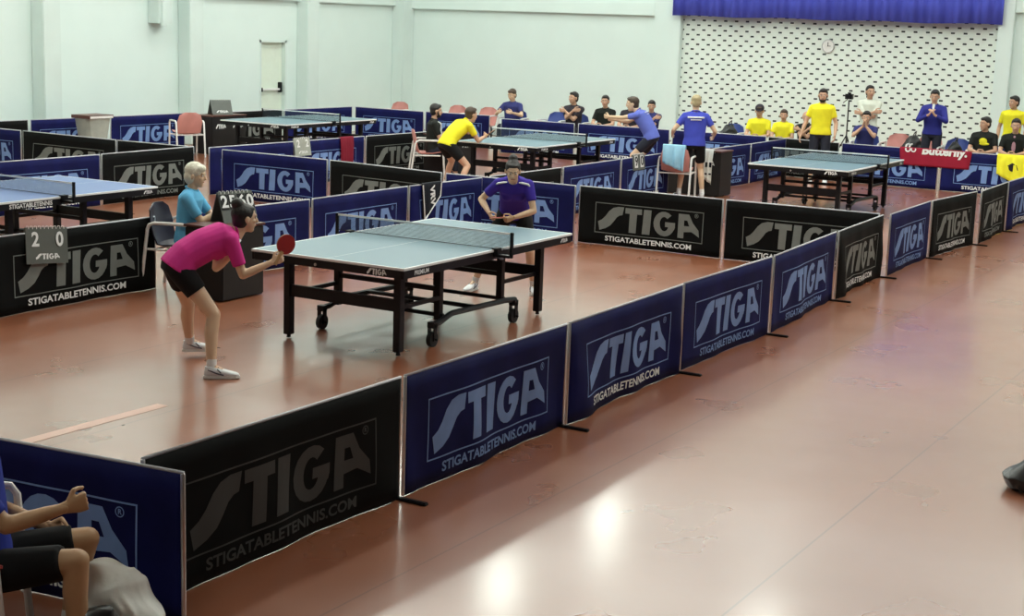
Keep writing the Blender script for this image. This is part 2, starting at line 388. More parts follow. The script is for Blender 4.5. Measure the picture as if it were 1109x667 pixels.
MB().tube([(XB-.28,-.3,4.42),(XB-.28,6.95,4.42)],.025).box(XB-.28,1.9,4.40,XB,1.95,4.45).box(XB-.28,5.0,4.40,XB,5.05,4.45).obj('curtain_rail','steel',cu)
# ceiling lamps; the nearest column is added to brighten the bottom left barrier
first=None
for i,x in enumerate((-9.6,-1.1,3.1,7.3,11.5,15.7)):
    for j,y in enumerate((-4.2,.8,5.8,10.8)):
        if (x>15 and y<2) or (x<-5 and not -5<y<7): continue
        if first is None:
            first=empty('ceiling_lamp',(x,y,CZ-.25))
            MB().box(-.55,-.3,.03,.55,.3,.12).box(-.5,-.02,.12,-.46,.02,.26).box(.46,-.02,.12,.5,.02,.26).obj('housing','lamphouse',first)
            MB().box(-.52,-.27,0,.52,.27,.03).obj('diffuser','lampglass',first); o=first
        else: o=copy_tree(first); o.location=(x,y,CZ-.25)
        tag(o,'rectangular hall lamp hanging unseen just under the ceiling, above the picture','lamp','hall lamps under the ceiling')
# ------------------------------------------------------------------ barriers
def wave(seed,x,z):
    r=random.Random(seed); a,b,c,d_=[r.uniform(0,6.3) for _ in range(4)]; k=1.9 if seed==3 else r.uniform(.8,1.35)
    zz=max(0,.70-z)/.70
    return k*(.012*math.sin(3.1*x+a)+.007*math.sin(7.3*x+b+2*z)+.004*math.sin(15*x+c+5*z))*min(1,zz*1.6)*(1 if abs(x)<.9 else max(0,(.965-abs(x))/.065))
BL=1.93
def barrier_meshes(seed,shade):
    d={}
    nx,nz=56,8; mb=MB(); vs=[];fs=[]
    for s_ in (-1,1):
        for i in range(nx+1):
            for j in range(nz+1):
                x=-BL/2+BL*i/nx; z=.006+.689*j/nz; vs.append((x,s_*.008+wave(seed,x,z),z))
    n=(nx+1)*(nz+1); Q=lambda s_,i,j:s_*n+i*(nz+1)+j
    for i in range(nx):
        for j in range(nz):
            fs.append((Q(0,i,j),Q(0,i+1,j),Q(0,i+1,j+1),Q(0,i,j+1))); fs.append((Q(1,i,j),Q(1,i,j+1),Q(1,i+1,j+1),Q(1,i+1,j)))
        fs.append((Q(0,i,0),Q(1,i,0),Q(1,i+1,0),Q(0,i+1,0))); fs.append((Q(0,i,nz),Q(0,i+1,nz),Q(1,i+1,nz),Q(1,i,nz)))
    for j in range(nz):
        fs.append((Q(0,0,j),Q(0,0,j+1),Q(1,0,j+1),Q(1,0,j))); fs.append((Q(0,nx,j),Q(1,nx,j),Q(1,nx,j+1),Q(0,nx,j+1)))
    mb.add(vs,fs); d['cloth_panel']=mb.mesh('cloth_panel',True)
    def flat(P,zc,side,yo=.0105):
        out=MB()
        for vs_,fs_ in P: out.add([V((v.x*side,0,v.y+zc)) for v in vs_],fs_)
        me=out.mesh('print'); gridcut(me,[(-.9+.05*i) for i in range(37)],[.08*i for i in range(1,9)])
        for v in me.vertices: v.co.y=-side*yo+wave(seed,v.co.x,v.co.z)
        for p in me.polygons:
            pass
        return me
    d['logo']=[flat(LOGO,.335,1),flat(LOGO,.335,-1)]; d['url']=[flat([URL],.085,1),flat([URL],.085,-1)]
    return d
BM={}
RAIL=MB().tube([(-BL/2,0,.70),(BL/2,0,.70)],.0085,8).mesh('lit_top_edge',True)  # thin tube drawn as the bright line of light on top
POST=MB().cap((0,0,.012),(0,0,.69),.011,.011,10).mesh('post',True)
FOOT=MB().box(-.018,-.21,.0,.018,.21,.018).mesh('foot',False,.006)
def barrier(x0,y0,x1,y1,colr,label,seed,foot=0,shade=None):
    if seed not in BM: BM[seed]=barrier_meshes(seed,shade)
    D=BM[seed]; L=math.hypot(x1-x0,y1-y0); rz=math.atan2(y1-y0,x1-x0)
    r=empty('barrier',((x0+x1)/2,(y0+y1)/2,0),rz); r.scale=(L/BL,1,1)
    tag(r,label,'barrier','court barriers with printed cloth panels')
    def lk(name,me,mt,nm=None):
        key=(me.name,mt)
        if key not in BM: 
            m2=me.copy(); m2.materials.append(M[mt]); BM[key]=m2
        o=bpy.data.objects.new(name,BM[key]); COL.objects.link(o); o.parent=r; return o
    pm={'blue':'lblue','black':'lgrey'}[colr]
    if shade: pm=shade
    cp=lk('cloth_panel',D['cloth_panel'],colr)
    for q in (0,1):
        o=lk('printed_logo',D['logo'][q],pm); o=lk('printed_web_address',D['url'][q],'print' if (not shade and seed%2) else pm)
    lk('lit_top_edge',RAIL,'rail')
    for s_ in (-1,1):
        o=lk('post',POST,'steel'); o.location=(s_*(BL/2-.004),0,0)
    if foot:
        o=lk('foot',FOOT,'iron'); o.location=(BL/2-.02,0,0)
    return r
B=barrier
# front row
B(-6.12,-2.63,-4.13,-2.64,'black','nearest black barrier in the front row, with grey lettering darkened for shade',1,1,'dgrey')
B(-4.09,-2.64,-2.20,-2.64,'blue','second barrier of the front row, dark blue, right of the nearest black one',2,1)
B(-2.16,-2.64,-.22,-2.59,'blue','third barrier of the front row, dark blue with creased lower left corner',3,1)
B(-.17,-2.58,1.68,-2.60,'blue','fourth barrier of the front row, blue, beneath the right end of the main table',4,1)
B(1.74,-2.60,3.76,-2.49,'blue','fifth barrier of the front row, blue, the last blue one before the court corner',2,1)
B(3.82,-2.50,5.58,-2.42,'black','black front row barrier meeting the court corner, narrow grey lettering',3,1)
B(5.70,-2.47,7.44,-2.44,'blue','short-looking blue front row barrier just right of the court corner',4,1)
B(7.50,-2.45,9.12,-2.59,'black','black front row barrier between the blue one and the gap before the last pair',1,1)
B(9.22,-2.63,10.86,-2.60,'black','black front row barrier right of the pale gap, second from the right edge',2,1)
B(10.92,-2.60,12.80,-2.62,'blue','blue front row barrier cut by the right edge of the photo',3,1)
# left near end and back of the main court
B(-6.36,-.98,-6.17,-2.92,'blue','dark blue barrier at the bottom left corner beside the seated man',5)
B(-2.13,3.00,-.13,3.01,'black','black barrier at the left edge carrying the 2-0 scoreboard',1)
B(.16,2.93,2.08,2.86,'blue','blue barrier behind the pink player\'s head, left of the net',4)
B(2.13,2.86,3.96,2.86,'blue','blue barrier behind the left end of the net of the main table',2)
B(4.0,2.86,5.52,2.78,'blue','blue barrier with a black towel over it, behind the main table',3)
B(5.64,3.40,5.62,1.47,'blue','blue barrier directly behind the player in violet',4)
B(5.66,1.43,5.62,-.50,'black','black barrier right of the main table with clear grey lettering',1)
B(5.61,-.54,5.64,-2.36,'black','black barrier running into the front row corner, partly hidden by it',5)
# second column
B(5.92,5.50,5.66,3.48,'black','black barrier behind the raised net, left of the black towel',2)
B(5.99,7.52,5.95,5.57,'blue','blue barrier right of the white-haired umpire with bright lettering',1)
B(2.12,8.05,4.06,8.02,'blue','plain blue barrier behind the left-hand blue table',5)
B(4.12,8.05,6.04,8.12,'black','black barrier behind the white-haired umpire\'s head',4)
B(6.03,13.35,6.06,11.80,'blue','blue barrier at the left edge, far side of the left court',2)
B(6.06,11.75,5.97,9.62,'black','black barrier behind the far left court with half-hidden grey lettering',3)
B(5.96,9.58,6.00,8.2,'black','plain black barrier right of the half-hidden lettered one',1)
# row between the two rear courts
B(6.08,7.86,7.98,7.80,'blue','blue barrier behind the small 2-2 scoreboard, left half',3)
B(8.02,7.80,9.86,7.79,'blue','blue barrier with the dark red towel hung over it',2)
B(9.90,7.78,11.80,7.72,'black','black barrier left of the seated umpire in black',4)
# row between the centre rear court and the right rear court
B(5.76,2.80,7.60,2.76,'black','low black barrier just behind the violet player\'s left shoulder',5)
B(7.68,2.77,9.52,2.80,'blue','blue barrier below the periwinkle player, left of the 9-0 scoreboard',4)
B(9.57,2.80,11.34,2.83,'blue','dark blue barrier carrying the 9-0 scoreboard',1)
B(12.45,2.66,14.32,2.62,'blue','blue barrier right of the standing man in royal blue',4)
B(14.36,2.62,16.2,2.66,'blue','short blue barrier at the far corner left of the right rear table',2)
# left far rows
B(5.9,13.62,7.78,13.56,'black','small black barrier by the left wall at the left edge',2)
B(7.82,13.54,9.52,13.48,'blue','blue barrier by the left wall behind the grey draped stand',5)
B(9.66,13.46,11.60,13.42,'blue','blue barrier by the left wall with clear lettering, left of the pink umpire chair',4)
B(12.35,13.22,14.3,13.16,'black','black barrier by the left wall below the exit door',1)
B(14.36,13.14,16.64,13.06,'blue','dark blue barrier by the left wall, right of the exit door',3)
B(16.70,13.0,16.70,11.16,'blue','blue barrier facing the camera in the far corner of the back left court',4)
B(16.72,11.12,16.88,9.58,'blue','blue barrier behind the crouching yellow player',2)
# far row
B(16.20,8.88,16.28,7.20,'blue','far row barrier below the seated man in the navy polo',3)
B(16.34,7.14,16.37,5.12,'blue','far row barrier behind the periwinkle player',1)
B(16.38,5.06,16.40,3.12,'blue','far row barrier between the man with folded arms and the yellow spectators',5)
B(16.36,3.06,16.08,1.58,'black','dark far row barrier behind the standing yellow player',2)
B(16.06,1.52,15.98,-.28,'blue','far row barrier in front of the man with hands clasped',4)
B(15.96,-.34,15.92,-2.28,'blue','far row barrier with the yellow towel, under the right end of the red banner',1)

# ------------------------------------------------------------------ tables
def flat_print(P,name,m_,parent,o,u,v_,yo=0):
    """P polys in xy -> placed at o with axes u (right), v (up)"""
    out=MB(); o=V(o);u=V(u);v_=V(v_)
    for vs,fs in P: out.add([o+u*a.x+v_*a.y for a in vs],fs)
    return out.obj(name,m_,parent)
def make_table(top='top',base=None):
    r=empty('table_tennis_table',(0,0,0))
    t=MB().box(-1.37,-.7625,.74,-.002,.7625,.76).box(.002,-.7625,.74,1.37,.7625,.76).obj('tabletop',top,r,bevel=.002)
    a=MB()
    for x0,x1 in ((-1.365,-.01),(.01,1.365)):
        a.box(x0,-.757,.675,x1,-.727,.7395).box(x0,.727,.675,x1,.757,.7395)
        a.box(x0,-.727,.675,x0+.03,.727,.7395).box(x1-.03,-.727,.675,x1,.727,.7395)
        a.box((x0+x1)/2-.02,-.727,.69,(x0+x1)/2+.02,.727,.7395)
    a.obj('apron','iron',r,bevel=.003)
    for sx in (-1,1):
        for sy in (-1,1):
            leg=MB().box(sx*1.13-.035,sy*.555-.032,.035,sx*1.13+.035,sy*.555+.032,.68).obj('leg','iron',r,bevel=.004)
            MB().cap((sx*1.13,sy*.555,.008),(sx*1.13,sy*.555,.05),.020,.012,12,True,True).obj('levelling_foot','rubber',leg,smooth=True)
        MB().box(sx*1.13-.018,-.535,.36,sx*1.13+.018,.535,.46).obj('end_beam','iron',r,bevel=.004)
        for sy in (-1,1):
            MB().box(sx*.50-.03,sy*.52-.028,.20,sx*.50+.03,sy*.52+.028,.68).obj('inner_post','iron',r,bevel=.003)
            MB().box(min(sx*.52,sx*1.12),sy*.535-.014,.37,max(sx*.52,sx*1.12),sy*.535+.014,.405).obj('side_rail','iron',r,bevel=.003)
        MB().box(sx*.50-.016,-.50,.44,sx*.50+.016,.50,.48).obj('cross_rail','iron',r,bevel=.003)
    for sy in (-1,1):
        y=sy*.57
        MB().tube([(-.68,y,.185),(-.56,y,.19),(-.40,y,.235),(-.36,y,.24),(.52,y,.225),(.68,y,.21)],.026,8).obj('undercarriage_beam','iron',r,smooth=True)
        for sx in (-1,1):
            c=MB(); x=sx*.66; c.box(x-.025,y-.034,.05,x+.025,y-.024,.19).box(x-.025,y+.024,.05,x+.025,y+.034,.19).box(x-.03,y-.034,.16,x+.03,y+.034,.21)
            c.cap((x,y-.045,.065),(x,y+.045,.065),.012,.012,10)
            cc=c.obj('caster_fork','iron',r,bevel=.003)
            MB().cap((x,y-.019,.065),(x,y+.019,.065),.064,.064,24,True,True).obj('wheel','rubber',cc,smooth=True)
    MB().tube([(0,-.57,.24),(0,.57,.24)],.02,8).tube([(-.50,-.57,.24),(-.50,.57,.24)],.018,8).tube([(.50,-.57,.24),(.50,.57,.24)],.018,8).obj('cross_tube','iron',r,smooth=True)
    # net
    vs=[];fs=[]; n=MB(); n.add([(0,-.905,.765),(0,.905,.765),(0,.905,.902),(0,-.905,.902)],[(0,1,2,3)])
    nt=n.obj('net','net',r)
    MB().box(-.004,-.905,.897,.004,.905,.9135).obj('net_tape','print',nt)
    MB().tube([(0,-.905,.766),(0,.905,.766)],.003,6).obj('net_cord','iron',nt)
    for sy in (-1,1):
        y=sy*.915
        p=MB().box(-.014,y-.012,.70,.014,y+.012,.918).box(-.03,min(y,sy*.74),.70,.03,max(y,sy*.74),.722).box(-.035,min(sy*.80,sy*.74),.71,.035,max(sy*.80,sy*.74),.775)
        po=p.obj('net_post','iron',r,bevel=.003)
        MB().cap((0,sy*.82,.68),(0,sy*.82,.71),.018,.018,12,True,True).box(-.02,min(sy*.765,sy*.81),.69,.05,max(sy*.765,sy*.81),.705).obj('clamp_screw','steel',po,smooth=True)
    for s_ in (-1,1):
        flat_print(SMALL,'apron_logo','print',r,(s_*1.3675,s_*.50,.708),(0,-s_*1,0) if False else ((0,s_*1,0)),(0,0,1)) if False else None
    # end aprons: read from outside
    flat_print(SMALL,'apron_logo','print',r,(-1.3675,-.50,.708),(0,-1,0),(0,0,1))
    flat_print(SMALL,'apron_logo','print',r,(1.3675,.50,.708),(0,1,0),(0,0,1))
    vs,fs=text_polys('PREMIUM',.05,.001)
    flat_print([(vs,fs)],'apron_lettering','print',r,(-1.12,-.7595,.708),(1,0,0),(0,0,1))
    flat_print(logo_polys(.14,.045,False),'apron_logo','print',r,(1.22,-.7595,.708),(1,0,0),(0,0,1))
    MB().cap((-1.372,.1,.70),(-1.365,.1,.70),.012,.012,12,True,True).obj('apron_rivet','steel',r)
    return r
main=make_table(); tag(main,'slate blue table tennis table of the main court, between the pink and violet players','table','table tennis tables')
def clone_table(x,y,label,rz=0,top=None):
    c=copy_tree(main); c.location=(x,y,0); c.rotation_euler.z=rz; tag(c,label,'table')
    for ch in list(c.children):
        if top and ch.name.startswith('tabletop'):
            ch.data=ch.data.copy(); ch.data.materials.clear(); ch.data.materials.append(M[top])
    return c
clone_table(11.30,.16,'table tennis table on the right rear court, before the standing yellow player')
clone_table(11.13,5.14,'table tennis table between the crouching yellow player and the periwinkle player')
clone_table(11.55,10.48,'unused table tennis table on the far left court in front of the exit door')
lt=clone_table(.05,5.20,'table tennis table tinted for bluer light, cut by the left edge of the photo',top='topb')
vs,fs=text_polys('STIGATABLETENNIS',.062,.0016)
flat_print([(vs,fs)],'apron_web_address','print',lt,(-.42,-.7600,.706),(1,0,0),(0,0,1))

# ------------------------------------------------------------------ chairs, desks, scoreboards
def make_chair(shell='redpl'):
    """armchair facing local +x: coloured shell, white tube sides"""
    r=empty('plastic_armchair',(0,0,0))
    mb=MB(); secs=[]
    path=[(.24,.44),(.20,.455),(.05,.43),(-.12,.425),(-.20,.46),(-.235,.54),(-.26,.66),(-.285,.78),(-.295,.83)]
    wd=[.20,.225,.235,.23,.22,.225,.235,.20,.10]
    n=len(path); vs=[];fs=[]; m_=8
    for t in (0,1):
        for i,((x,z),w_) in enumerate(zip(path,wd)):
            for j in range(m_+1):
                q=-1+2*j/m_; dish=.03*(q*q)
                dx,dz=(0,dish) if i<4 else (dish*1.2,0)
                vs.append((x+dx+(0 if t==0 else (-.012 if i>=4 else 0)),w_*q,z+dz-(0 if t==0 else (.012 if i<5 else 0))))
    Q=lambda t,i,j:t*n*(m_+1)+i*(m_+1)+j
    for i in range(n-1):
        for j in range(m_):
            fs.append((Q(0,i,j),Q(0,i+1,j),Q(0,i+1,j+1),Q(0,i,j+1))); fs.append((Q(1,i,j),Q(1,i,j+1),Q(1,i+1,j+1),Q(1,i+1,j)))
    for i in range(n-1):
        fs.append((Q(0,i,0),Q(1,i,0),Q(1,i+1,0),Q(0,i+1,0))); fs.append((Q(0,i,m_),Q(0,i+1,m_),Q(1,i+1,m_),Q(1,i,m_)))
    for j in range(m_):
        fs.append((Q(0,0,j),Q(0,0,j+1),Q(1,0,j+1),Q(1,0,j))); fs.append((Q(0,n-1,j),Q(1,n-1,j),Q(1,n-1,j+1),Q(0,n-1,j+1)))
    mb.add(vs,fs); mb.obj('seat_shell',shell,r,smooth=True)
    for s_ in (-1,1):
        y=s_*.262
        MB().tube([(.26,y,.0),(.235,y,.35),(.215,y,.62),(.19,y,.655),(.1,y,.665),(-.18,y,.665),(-.23,y,.645),(-.25,y,.6),(-.29,y,.3),(-.33,y,.0)],.017,8).obj('side_frame','white',r,smooth=True)
        MB().tube([(.18,y*.99,.41),(-.25,y*.99,.41)],.012,8).obj('side_rail','white',r,smooth=True)
    MB().tube([(.15,-.26,.405),(.15,.26,.405)],.012,8).tube([(-.18,-.26,.405),(-.18,.26,.405)],.012,8).obj('seat_bar','white',r,smooth=True)
    return r
CH={}
def chair(x,y,deg,label,col='redpl',group='plastic chairs around the courts'):
    if col not in CH: CH[col]=make_chair(col); o=CH[col]
    else: o=copy_tree(CH[col])
    o.location=(x,y,0); o.rotation_euler.z=math.radians(deg); tag(o,label,'chair',group); return o
def desk(x,y,deg,w_,d_,h,label,logos=2):
    r=empty('umpire_desk',(x,y,0),math.radians(deg))   # local: front at -y
    mb=MB(); n=24; 
    mb.box(-w_/2,-d_/2,.01,w_/2,d_/2,h-.02); c=mb.obj('cloth_cover','desk',r,bevel=.012)
    MB().box(-w_/2-.01,-d_/2-.01,h-.022,w_/2+.01,d_/2+.01,h).obj('desk_top','brownm',r,bevel=.004)
    for i in range(logos):
        xx=(i+.5-logos/2)*w_/logos
        flat_print(logo_polys(w_/logos*.62,.11,False),'printed_logo','print',r,(xx,-d_/2-.002,h*.72),(1,0,0),(0,0,1))
    return tag(r,label,'desk')
def digit_board(name,w_,h,txts,label,mt,loc,rz,tilt,digits_size=.11,logo=True,panelm=None,cat='scoreboard',pads=False):
    """tent-shaped flip scoreboard, front at local -y; txts: list of (char, x, z, size)"""
    r=empty(name,loc,rz)
    s=math.sin(tilt); c=math.cos(tilt); T=lambda x,z,o=0:(x,-(h-z)*s*1.0-o*c, z*c-o*s*0)
    def P(x,z,o): # point on front board; o outward
        return V((x,-(h-z)*s-o*c,z*c+o*s))
    mb=MB(); t=.008
    mb.add([P(-w_/2,0,0),P(w_/2,0,0),P(w_/2,h,0),P(-w_/2,h,0),P(-w_/2,0,t),P(w_/2,0,t),P(w_/2,h,t),P(-w_/2,h,t)],[(0,1,2,3),(4,7,6,5),(0,4,5,1),(1,5,6,2),(2,6,7,3),(3,7,4,0)])
    mb.obj('front_board',mt,r)
    mb=MB(); vs=[V((v.x,-v.y,v.z)) for v in (P(-w_/2,0,0),P(w_/2,0,0),P(w_/2,h,0),P(-w_/2,h,0),P(-w_/2,0,t),P(w_/2,0,t),P(w_/2,h,t),P(-w_/2,h,t))]
    mb.add(vs,[(0,1,2,3),(4,7,6,5),(0,4,5,1),(1,5,6,2),(2,6,7,3),(3,7,4,0)]); mb.obj('back_board',mt,r)
    rg=MB()
    for i in range(int(w_/.045)):
        x=-w_/2+.03+i*.045
        rg.tube([(x,-.018,h*c-.012),(x,-.012,h*c+.012),(x,.012,h*c+.012),(x,.018,h*c-.012)],.003,5)
    rg.obj('binder_ring','white',r)
    for ch,x,z,sz in txts:
        if pads:
            q=MB(); a=sz*.36
            q.add([P(x-a,z-sz*.62,t+.002),P(x+a,z-sz*.62,t+.002),P(x+a,z+sz*.62,t+.002),P(x-a,z+sz*.62,t+.002),P(x-a,z-sz*.62,t+.006),P(x+a,z-sz*.62,t+.006),P(x+a,z+sz*.62,t+.006),P(x-a,z+sz*.62,t+.006)],[(0,3,2,1),(4,5,6,7),(0,1,5,4),(1,2,6,5),(2,3,7,6),(3,0,4,7)])
            cd_=q.obj('number_card','print' if pads==1 else 'iron',r); dm='iron' if pads==1 else 'print'
        else: cd_=r; dm='print'
        vs,fs=text_polys(ch,sz*1.35,.005); q=MB(); q.add([P(x+v.x,z+v.y,t+.009) for v in vs],fs); q.obj('digit',dm,cd_)
    if logo:
        q=MB()
        for vs,fs in logo_polys(w_*.62,h*.2,False): q.add([P(v.x,h*.2+v.y,t+.004) for v in vs],fs)
        q.obj('printed_logo','print',r)
    return tag(r,label,cat)
# main court umpire corner
desk(.0,2.24,0,.60,.46,.70,'black cloth-covered umpire desk behind the pink player, beside the white-haired umpire',0)
digit_board('flip_scoreboard',.40,.30,[('2',-.15,.20,.12),('5',-.055,.20,.12),('6',.055,.20,.12),('0',.15,.20,.12)],'tent-shaped flip scoreboard on the umpire desk, beside the bun of the pink player','board',(.17,2.27,.70),math.radians(-12),.35,pads=2,logo=False)
chair(.03,2.79,-72,'dark umpire chair with pale frame under the white-haired umpire','darkpl')
bd=digit_board('flip_scoreboard',.48,.32,[('2',-.14,.21,.13),('0',.14,.21,.13)],'grey 2-0 flip scoreboard hanging over the black barrier at the left edge','board',(-1.53,3.0,.415),0,.12); bd.rotation_euler.y=math.radians(5)
digit_board('flip_scoreboard',.40,.28,[('2',-.11,.19,.12),('2',.11,.19,.12)],'pale grey 2-2 flip scoreboard hanging over a blue barrier, left of the dark red towel','boardl',(8.18,7.80,.47),0,.16)
digit_board('flip_scoreboard',.42,.24,[('9',-.10,.13,.15),('0',.10,.13,.15)],'9-0 flip scoreboard with white number cards over a dark blue barrier','board',(10.15,2.81,.50),0,.12,pads=1,logo=False)
# back left court
desk(11.50,12.42,0,.98,.5,.74,'black umpire desk of the far left court with two white logos',2)
digit_board('flip_scoreboard',.42,.30,[],'dark tent-shaped scoreboard on top of the far left umpire desk','board',(11.52,12.42,.74),math.radians(-25),.4)
chair(10.50,12.35,58,'faded red umpire chair left of the far left umpire desk','pinkpl')
r=empty('draped_stand',(8.72,12.95,0)); tag(r,'small stand with brown and white top and grey cloth drape, by the left wall','stand')
MB().box(-.30,-.22,.74,.30,.22,.80).obj('stand_top','brownm',r,bevel=.005); MB().box(-.27,-.235,.745,.27,-.22,.785).obj('front_edge','white',r)
MB().loft([(V((0,0,.745)),V((1,0,0)),V((0,1,0)),.285,.21),(V((0,0,.4)),V((1,0,0)),V((0,1,0)),.22,.19),(V((0,0,.0)),V((1,0,0)),V((0,1,0)),.18,.18)],24,5).obj('grey_drape','boardl',r,smooth=True)
# centre rear court umpire
desk(11.35,7.05,0,.9,.45,.74,'black umpire desk beside the umpire in black',2)
chair(10.62,6.98,-52,'faded red umpire chair with white frame under the umpire in black','pinkpl')
# right rear court umpire
desk(12.02,2.60,-90,.98,.5,.74,'black umpire desk behind the legs of the man in royal blue',2)
chair(11.22,2.62,14,'faded red chair under the pale blue towel, left of the man in royal blue','pinkpl')
# spare chairs behind the far row
chair(17.2,12.3,180,'faded red chair in the far corner beside the wall column','pinkpl')
chair(17.35,10.85,180,'faded red chair just left of the crouching yellow player\'s head','pinkpl')
chair(17.35,10.05,180,'faded red chair just right of the crouching yellow player\'s head','pinkpl')
chair(17.3,8.28,180,'empty blue plastic chair between two spectators','bluepl')
chair(17.6,.98,180,'faded red chair just right of the man with clasped hands','pinkpl')
chair(17.65,.40,180,'faded red chair left of the standing man in navy tracksuit','pinkpl')

# ------------------------------------------------------------------ draped cloths
def drape(name,label,cat,cx,cy,rz,w_,front,back,m_,zt=.705,seed=0,skew=0,thick=.008,gap=.022,amp=.006,hem=0):
    """cloth hung over a barrier: local x along the barrier, front at -y"""
    r=random.Random(seed); ph=[r.uniform(0,6) for _ in range(4)]
    r0=empty(name,(cx,cy,0),rz); tag(r0,label,cat)
    n=20; prof=[]
    for i in range(8): prof.append((-gap,-front*(1-i/8)))
    for a in range(0,181,30): prof.append((-gap*math.cos(math.radians(a)),.012*math.sin(math.radians(a))))
    for i in range(1,7): prof.append((gap,-back*i/6))
    vs=[];fs=[]
    for i in range(n+1):
        u=i/n-.5
        for (y,z) in prof:
            f=min(1,abs(z)/.15) if z<0 else 0
            zz=z*(1+skew*u*2+hem*math.sin(9*u+ph[2])) if z<0 else z
            yy=y+(amp*math.sin(14*u+ph[0])+amp*.6*math.sin(31*u+ph[1]))*f - (amp*1.6*f if y<0 else -amp*1.6*f)
            vs.append((u*w_*(1-.06*f*(abs(zz)/.4)),yy,zt+zz))
    k_=len(prof)
    for i in range(n):
        for j in range(k_-1): fs.append((i*k_+j,i*k_+j+1,(i+1)*k_+j+1,(i+1)*k_+j))
    mb=MB().add(vs,fs); o=mb.obj('cloth',m_,r0,smooth=True,sharp=180); s_=o.modifiers.new('t','SOLIDIFY'); s_.thickness=thick*.5; s_.offset=1
    return r0
d=drape('black_towel','black towel with white edging and white letters over a blue barrier behind the main table','towel',4.42,2.84,0,.42,.30,.25,'blkc',seed=1,skew=-.45)
mb=MB()
for a,b in (((-.205,-.035,.70),(-.155,-.04,.275)),((-.155,-.04,.275),(.175,-.04,.545)),((.175,-.04,.545),(.20,-.035,.70))):
    mb.tube([a,V(a).lerp(V(b),.5),b],.008,6)
mb.obj('white_edging','print',d)
vs,fs=text_polys('VRV',.13,.006); flat_print([(vs,fs)],'printed_letters','print',d,(0,-.042,.56),(.12,0,-1),(1,0,.12))
drape('dark_red_towel','dark red towel hung over the blue barrier right of the 2-2 scoreboard','towel',9.35,7.79,0,.36,.42,.3,'redc',seed=3,amp=.014)
bn=drape('red_banner','long red banner with white lettering draped over the far barrier','banner',15.97,-.22,math.radians(-91.5),1.28,.30,.2,'bannerr',seed=4,amp=.004)
vs,fs=text_polys('Butterfly.',.22,.010,shear=.12,font_w=.80)
def cut_top(o,z):
    bm=bmesh.new(); bm.from_mesh(o.data); bmesh.ops.bisect_plane(bm,geom=bm.verts[:]+bm.edges[:]+bm.faces[:],plane_co=(0,0,z),plane_no=(0,0,1),clear_outer=True); bm.to_mesh(o.data); bm.free()
cut_top(flat_print([(vs,fs)],'printed_lettering','print',bn,(.165,-.040,.690),(1,0,0),(0,0,1)),.708)
cut_top(flat_print([ring(-.49,0,.028,.055),ring(-.39,0,.028,.050)],'printed_emblem','print',bn,(0,-.040,.690),(1,0,0),(0,0,1)),.708)
yt=drape('yellow_towel','bright yellow towel with a dark emblem hung over the far barrier at the right','towel',15.94,-1.55,math.radians(-91),.50,.44,.3,'yelc',seed=7,skew=.25,amp=.016)
mb=MB(); mb.ell((.03,-.05,.50),.07,.006,.07,n=10); mb.tube([(-.05,-.05,.52),(.02,-.053,.57),(.09,-.053,.54),(.12,-.05,.46)],.012,6); mb.obj('emblem','bagb',yt)
drape('pale_blue_towel','pale blue towel over a chair back, left of the tall man in royal blue','towel',10.945,2.56,math.radians(-76),.36,.34,.16,'lbtowel',zt=.85,seed=9,amp=.02,gap=.035,skew=.2)
wt=drape('white_towel','white towel hanging down the front of the desk beside the man in royal blue','towel',11.745,2.30,math.radians(-90),.17,.50,.10,'whtc',zt=.755,seed=10,amp=.012,gap=.03,skew=.1)
MB().box(-.07,-.056,.48,.07,-.050,.56).box(-.07,-.058,.36,.07,-.052,.385).obj('dark_stripe','blkc',wt)
# ------------------------------------------------------------------ bags, tripod
def bag(name,label,x,y,z,w_,d_,h,m_,rz=0,seed=0,strap=True,peak=0):
    r=random.Random(seed); e=empty(name,(x,y,z),rz); tag(e,label,'bag')
    mb=MB(); mb.loft([(V((0,0,.015)),V((1,0,0)),V((0,1,0)),w_*.46,d_*.46),(V((0,0,h*.35)),V((1,0,0)),V((0,1,0)),w_*.5,d_*.5),(V((w_*(.03-peak*.4),0,h*.72)),V((1,0,0)),V((0,1,0)),w_*(.38-.1*peak),d_*.34),(V((w_*(.05-peak),0,h*.97)),V((1,0,0)),V((0,1,0)),w_*(.26-.16*peak),d_*.12)],20,2.6)
    for i in range(9):
        a=r.uniform(0,6.28); q=V((math.cos(a)*w_*.46,math.sin(a)*d_*.46,h*r.uniform(.05,.3))); mb.tube([q,q*.95+V((0,0,h*.22)),V((q.x*.55-peak*w_*.5,q.y*.4,h*.88))],[w_*.05,w_*.045,w_*.02],8)
    me=evalmesh(mb,max(.007,min(w_,h)/40),3)
    for v in me.vertices:
        c=v.co; k=.035*min(w_,h); c+= V((math.sin(c.z*31+c.y*17+seed),math.sin(c.x*27+c.z*23),math.sin(c.x*33-c.y*29+seed)*.7))*k
        c.z=max(c.z,0.002)
    link('bag_body',me,m_,e)
    if strap: MB().tube([(-w_*.3,0,h*.75),(-w_*.2,-.03,h*1.1),(w_*.05,-.04,h*1.2),(w_*.3,0,h*.8)],.011,8).obj('handle',m_,e,smooth=True)
    return e
bag('sports_bag','black bag lying on the floor at the right edge of the photo',-1.66,-5.74,0,.66,.38,.24,'bagb',math.radians(-60),2,False)
b1=bag('white_bag','crumpled white bag on the floor beside the seated man\'s knee',-6.43,-2.81,0,.34,.26,.37,'bagw',math.radians(-50),5,False,.3)
b2=bag('black_bag','black bag with small white marks in front of the white bag',-6.72,-2.90,0,.30,.26,.27,'bagb',math.radians(-60),6,False)
for dx,dy,dz in ((-.10,-.10,.215),(.03,-.115,.20)):
    MB().ell((dx,dy,dz),.025,.010,.012,n=10).obj('white_mark','print',b2,smooth=True)
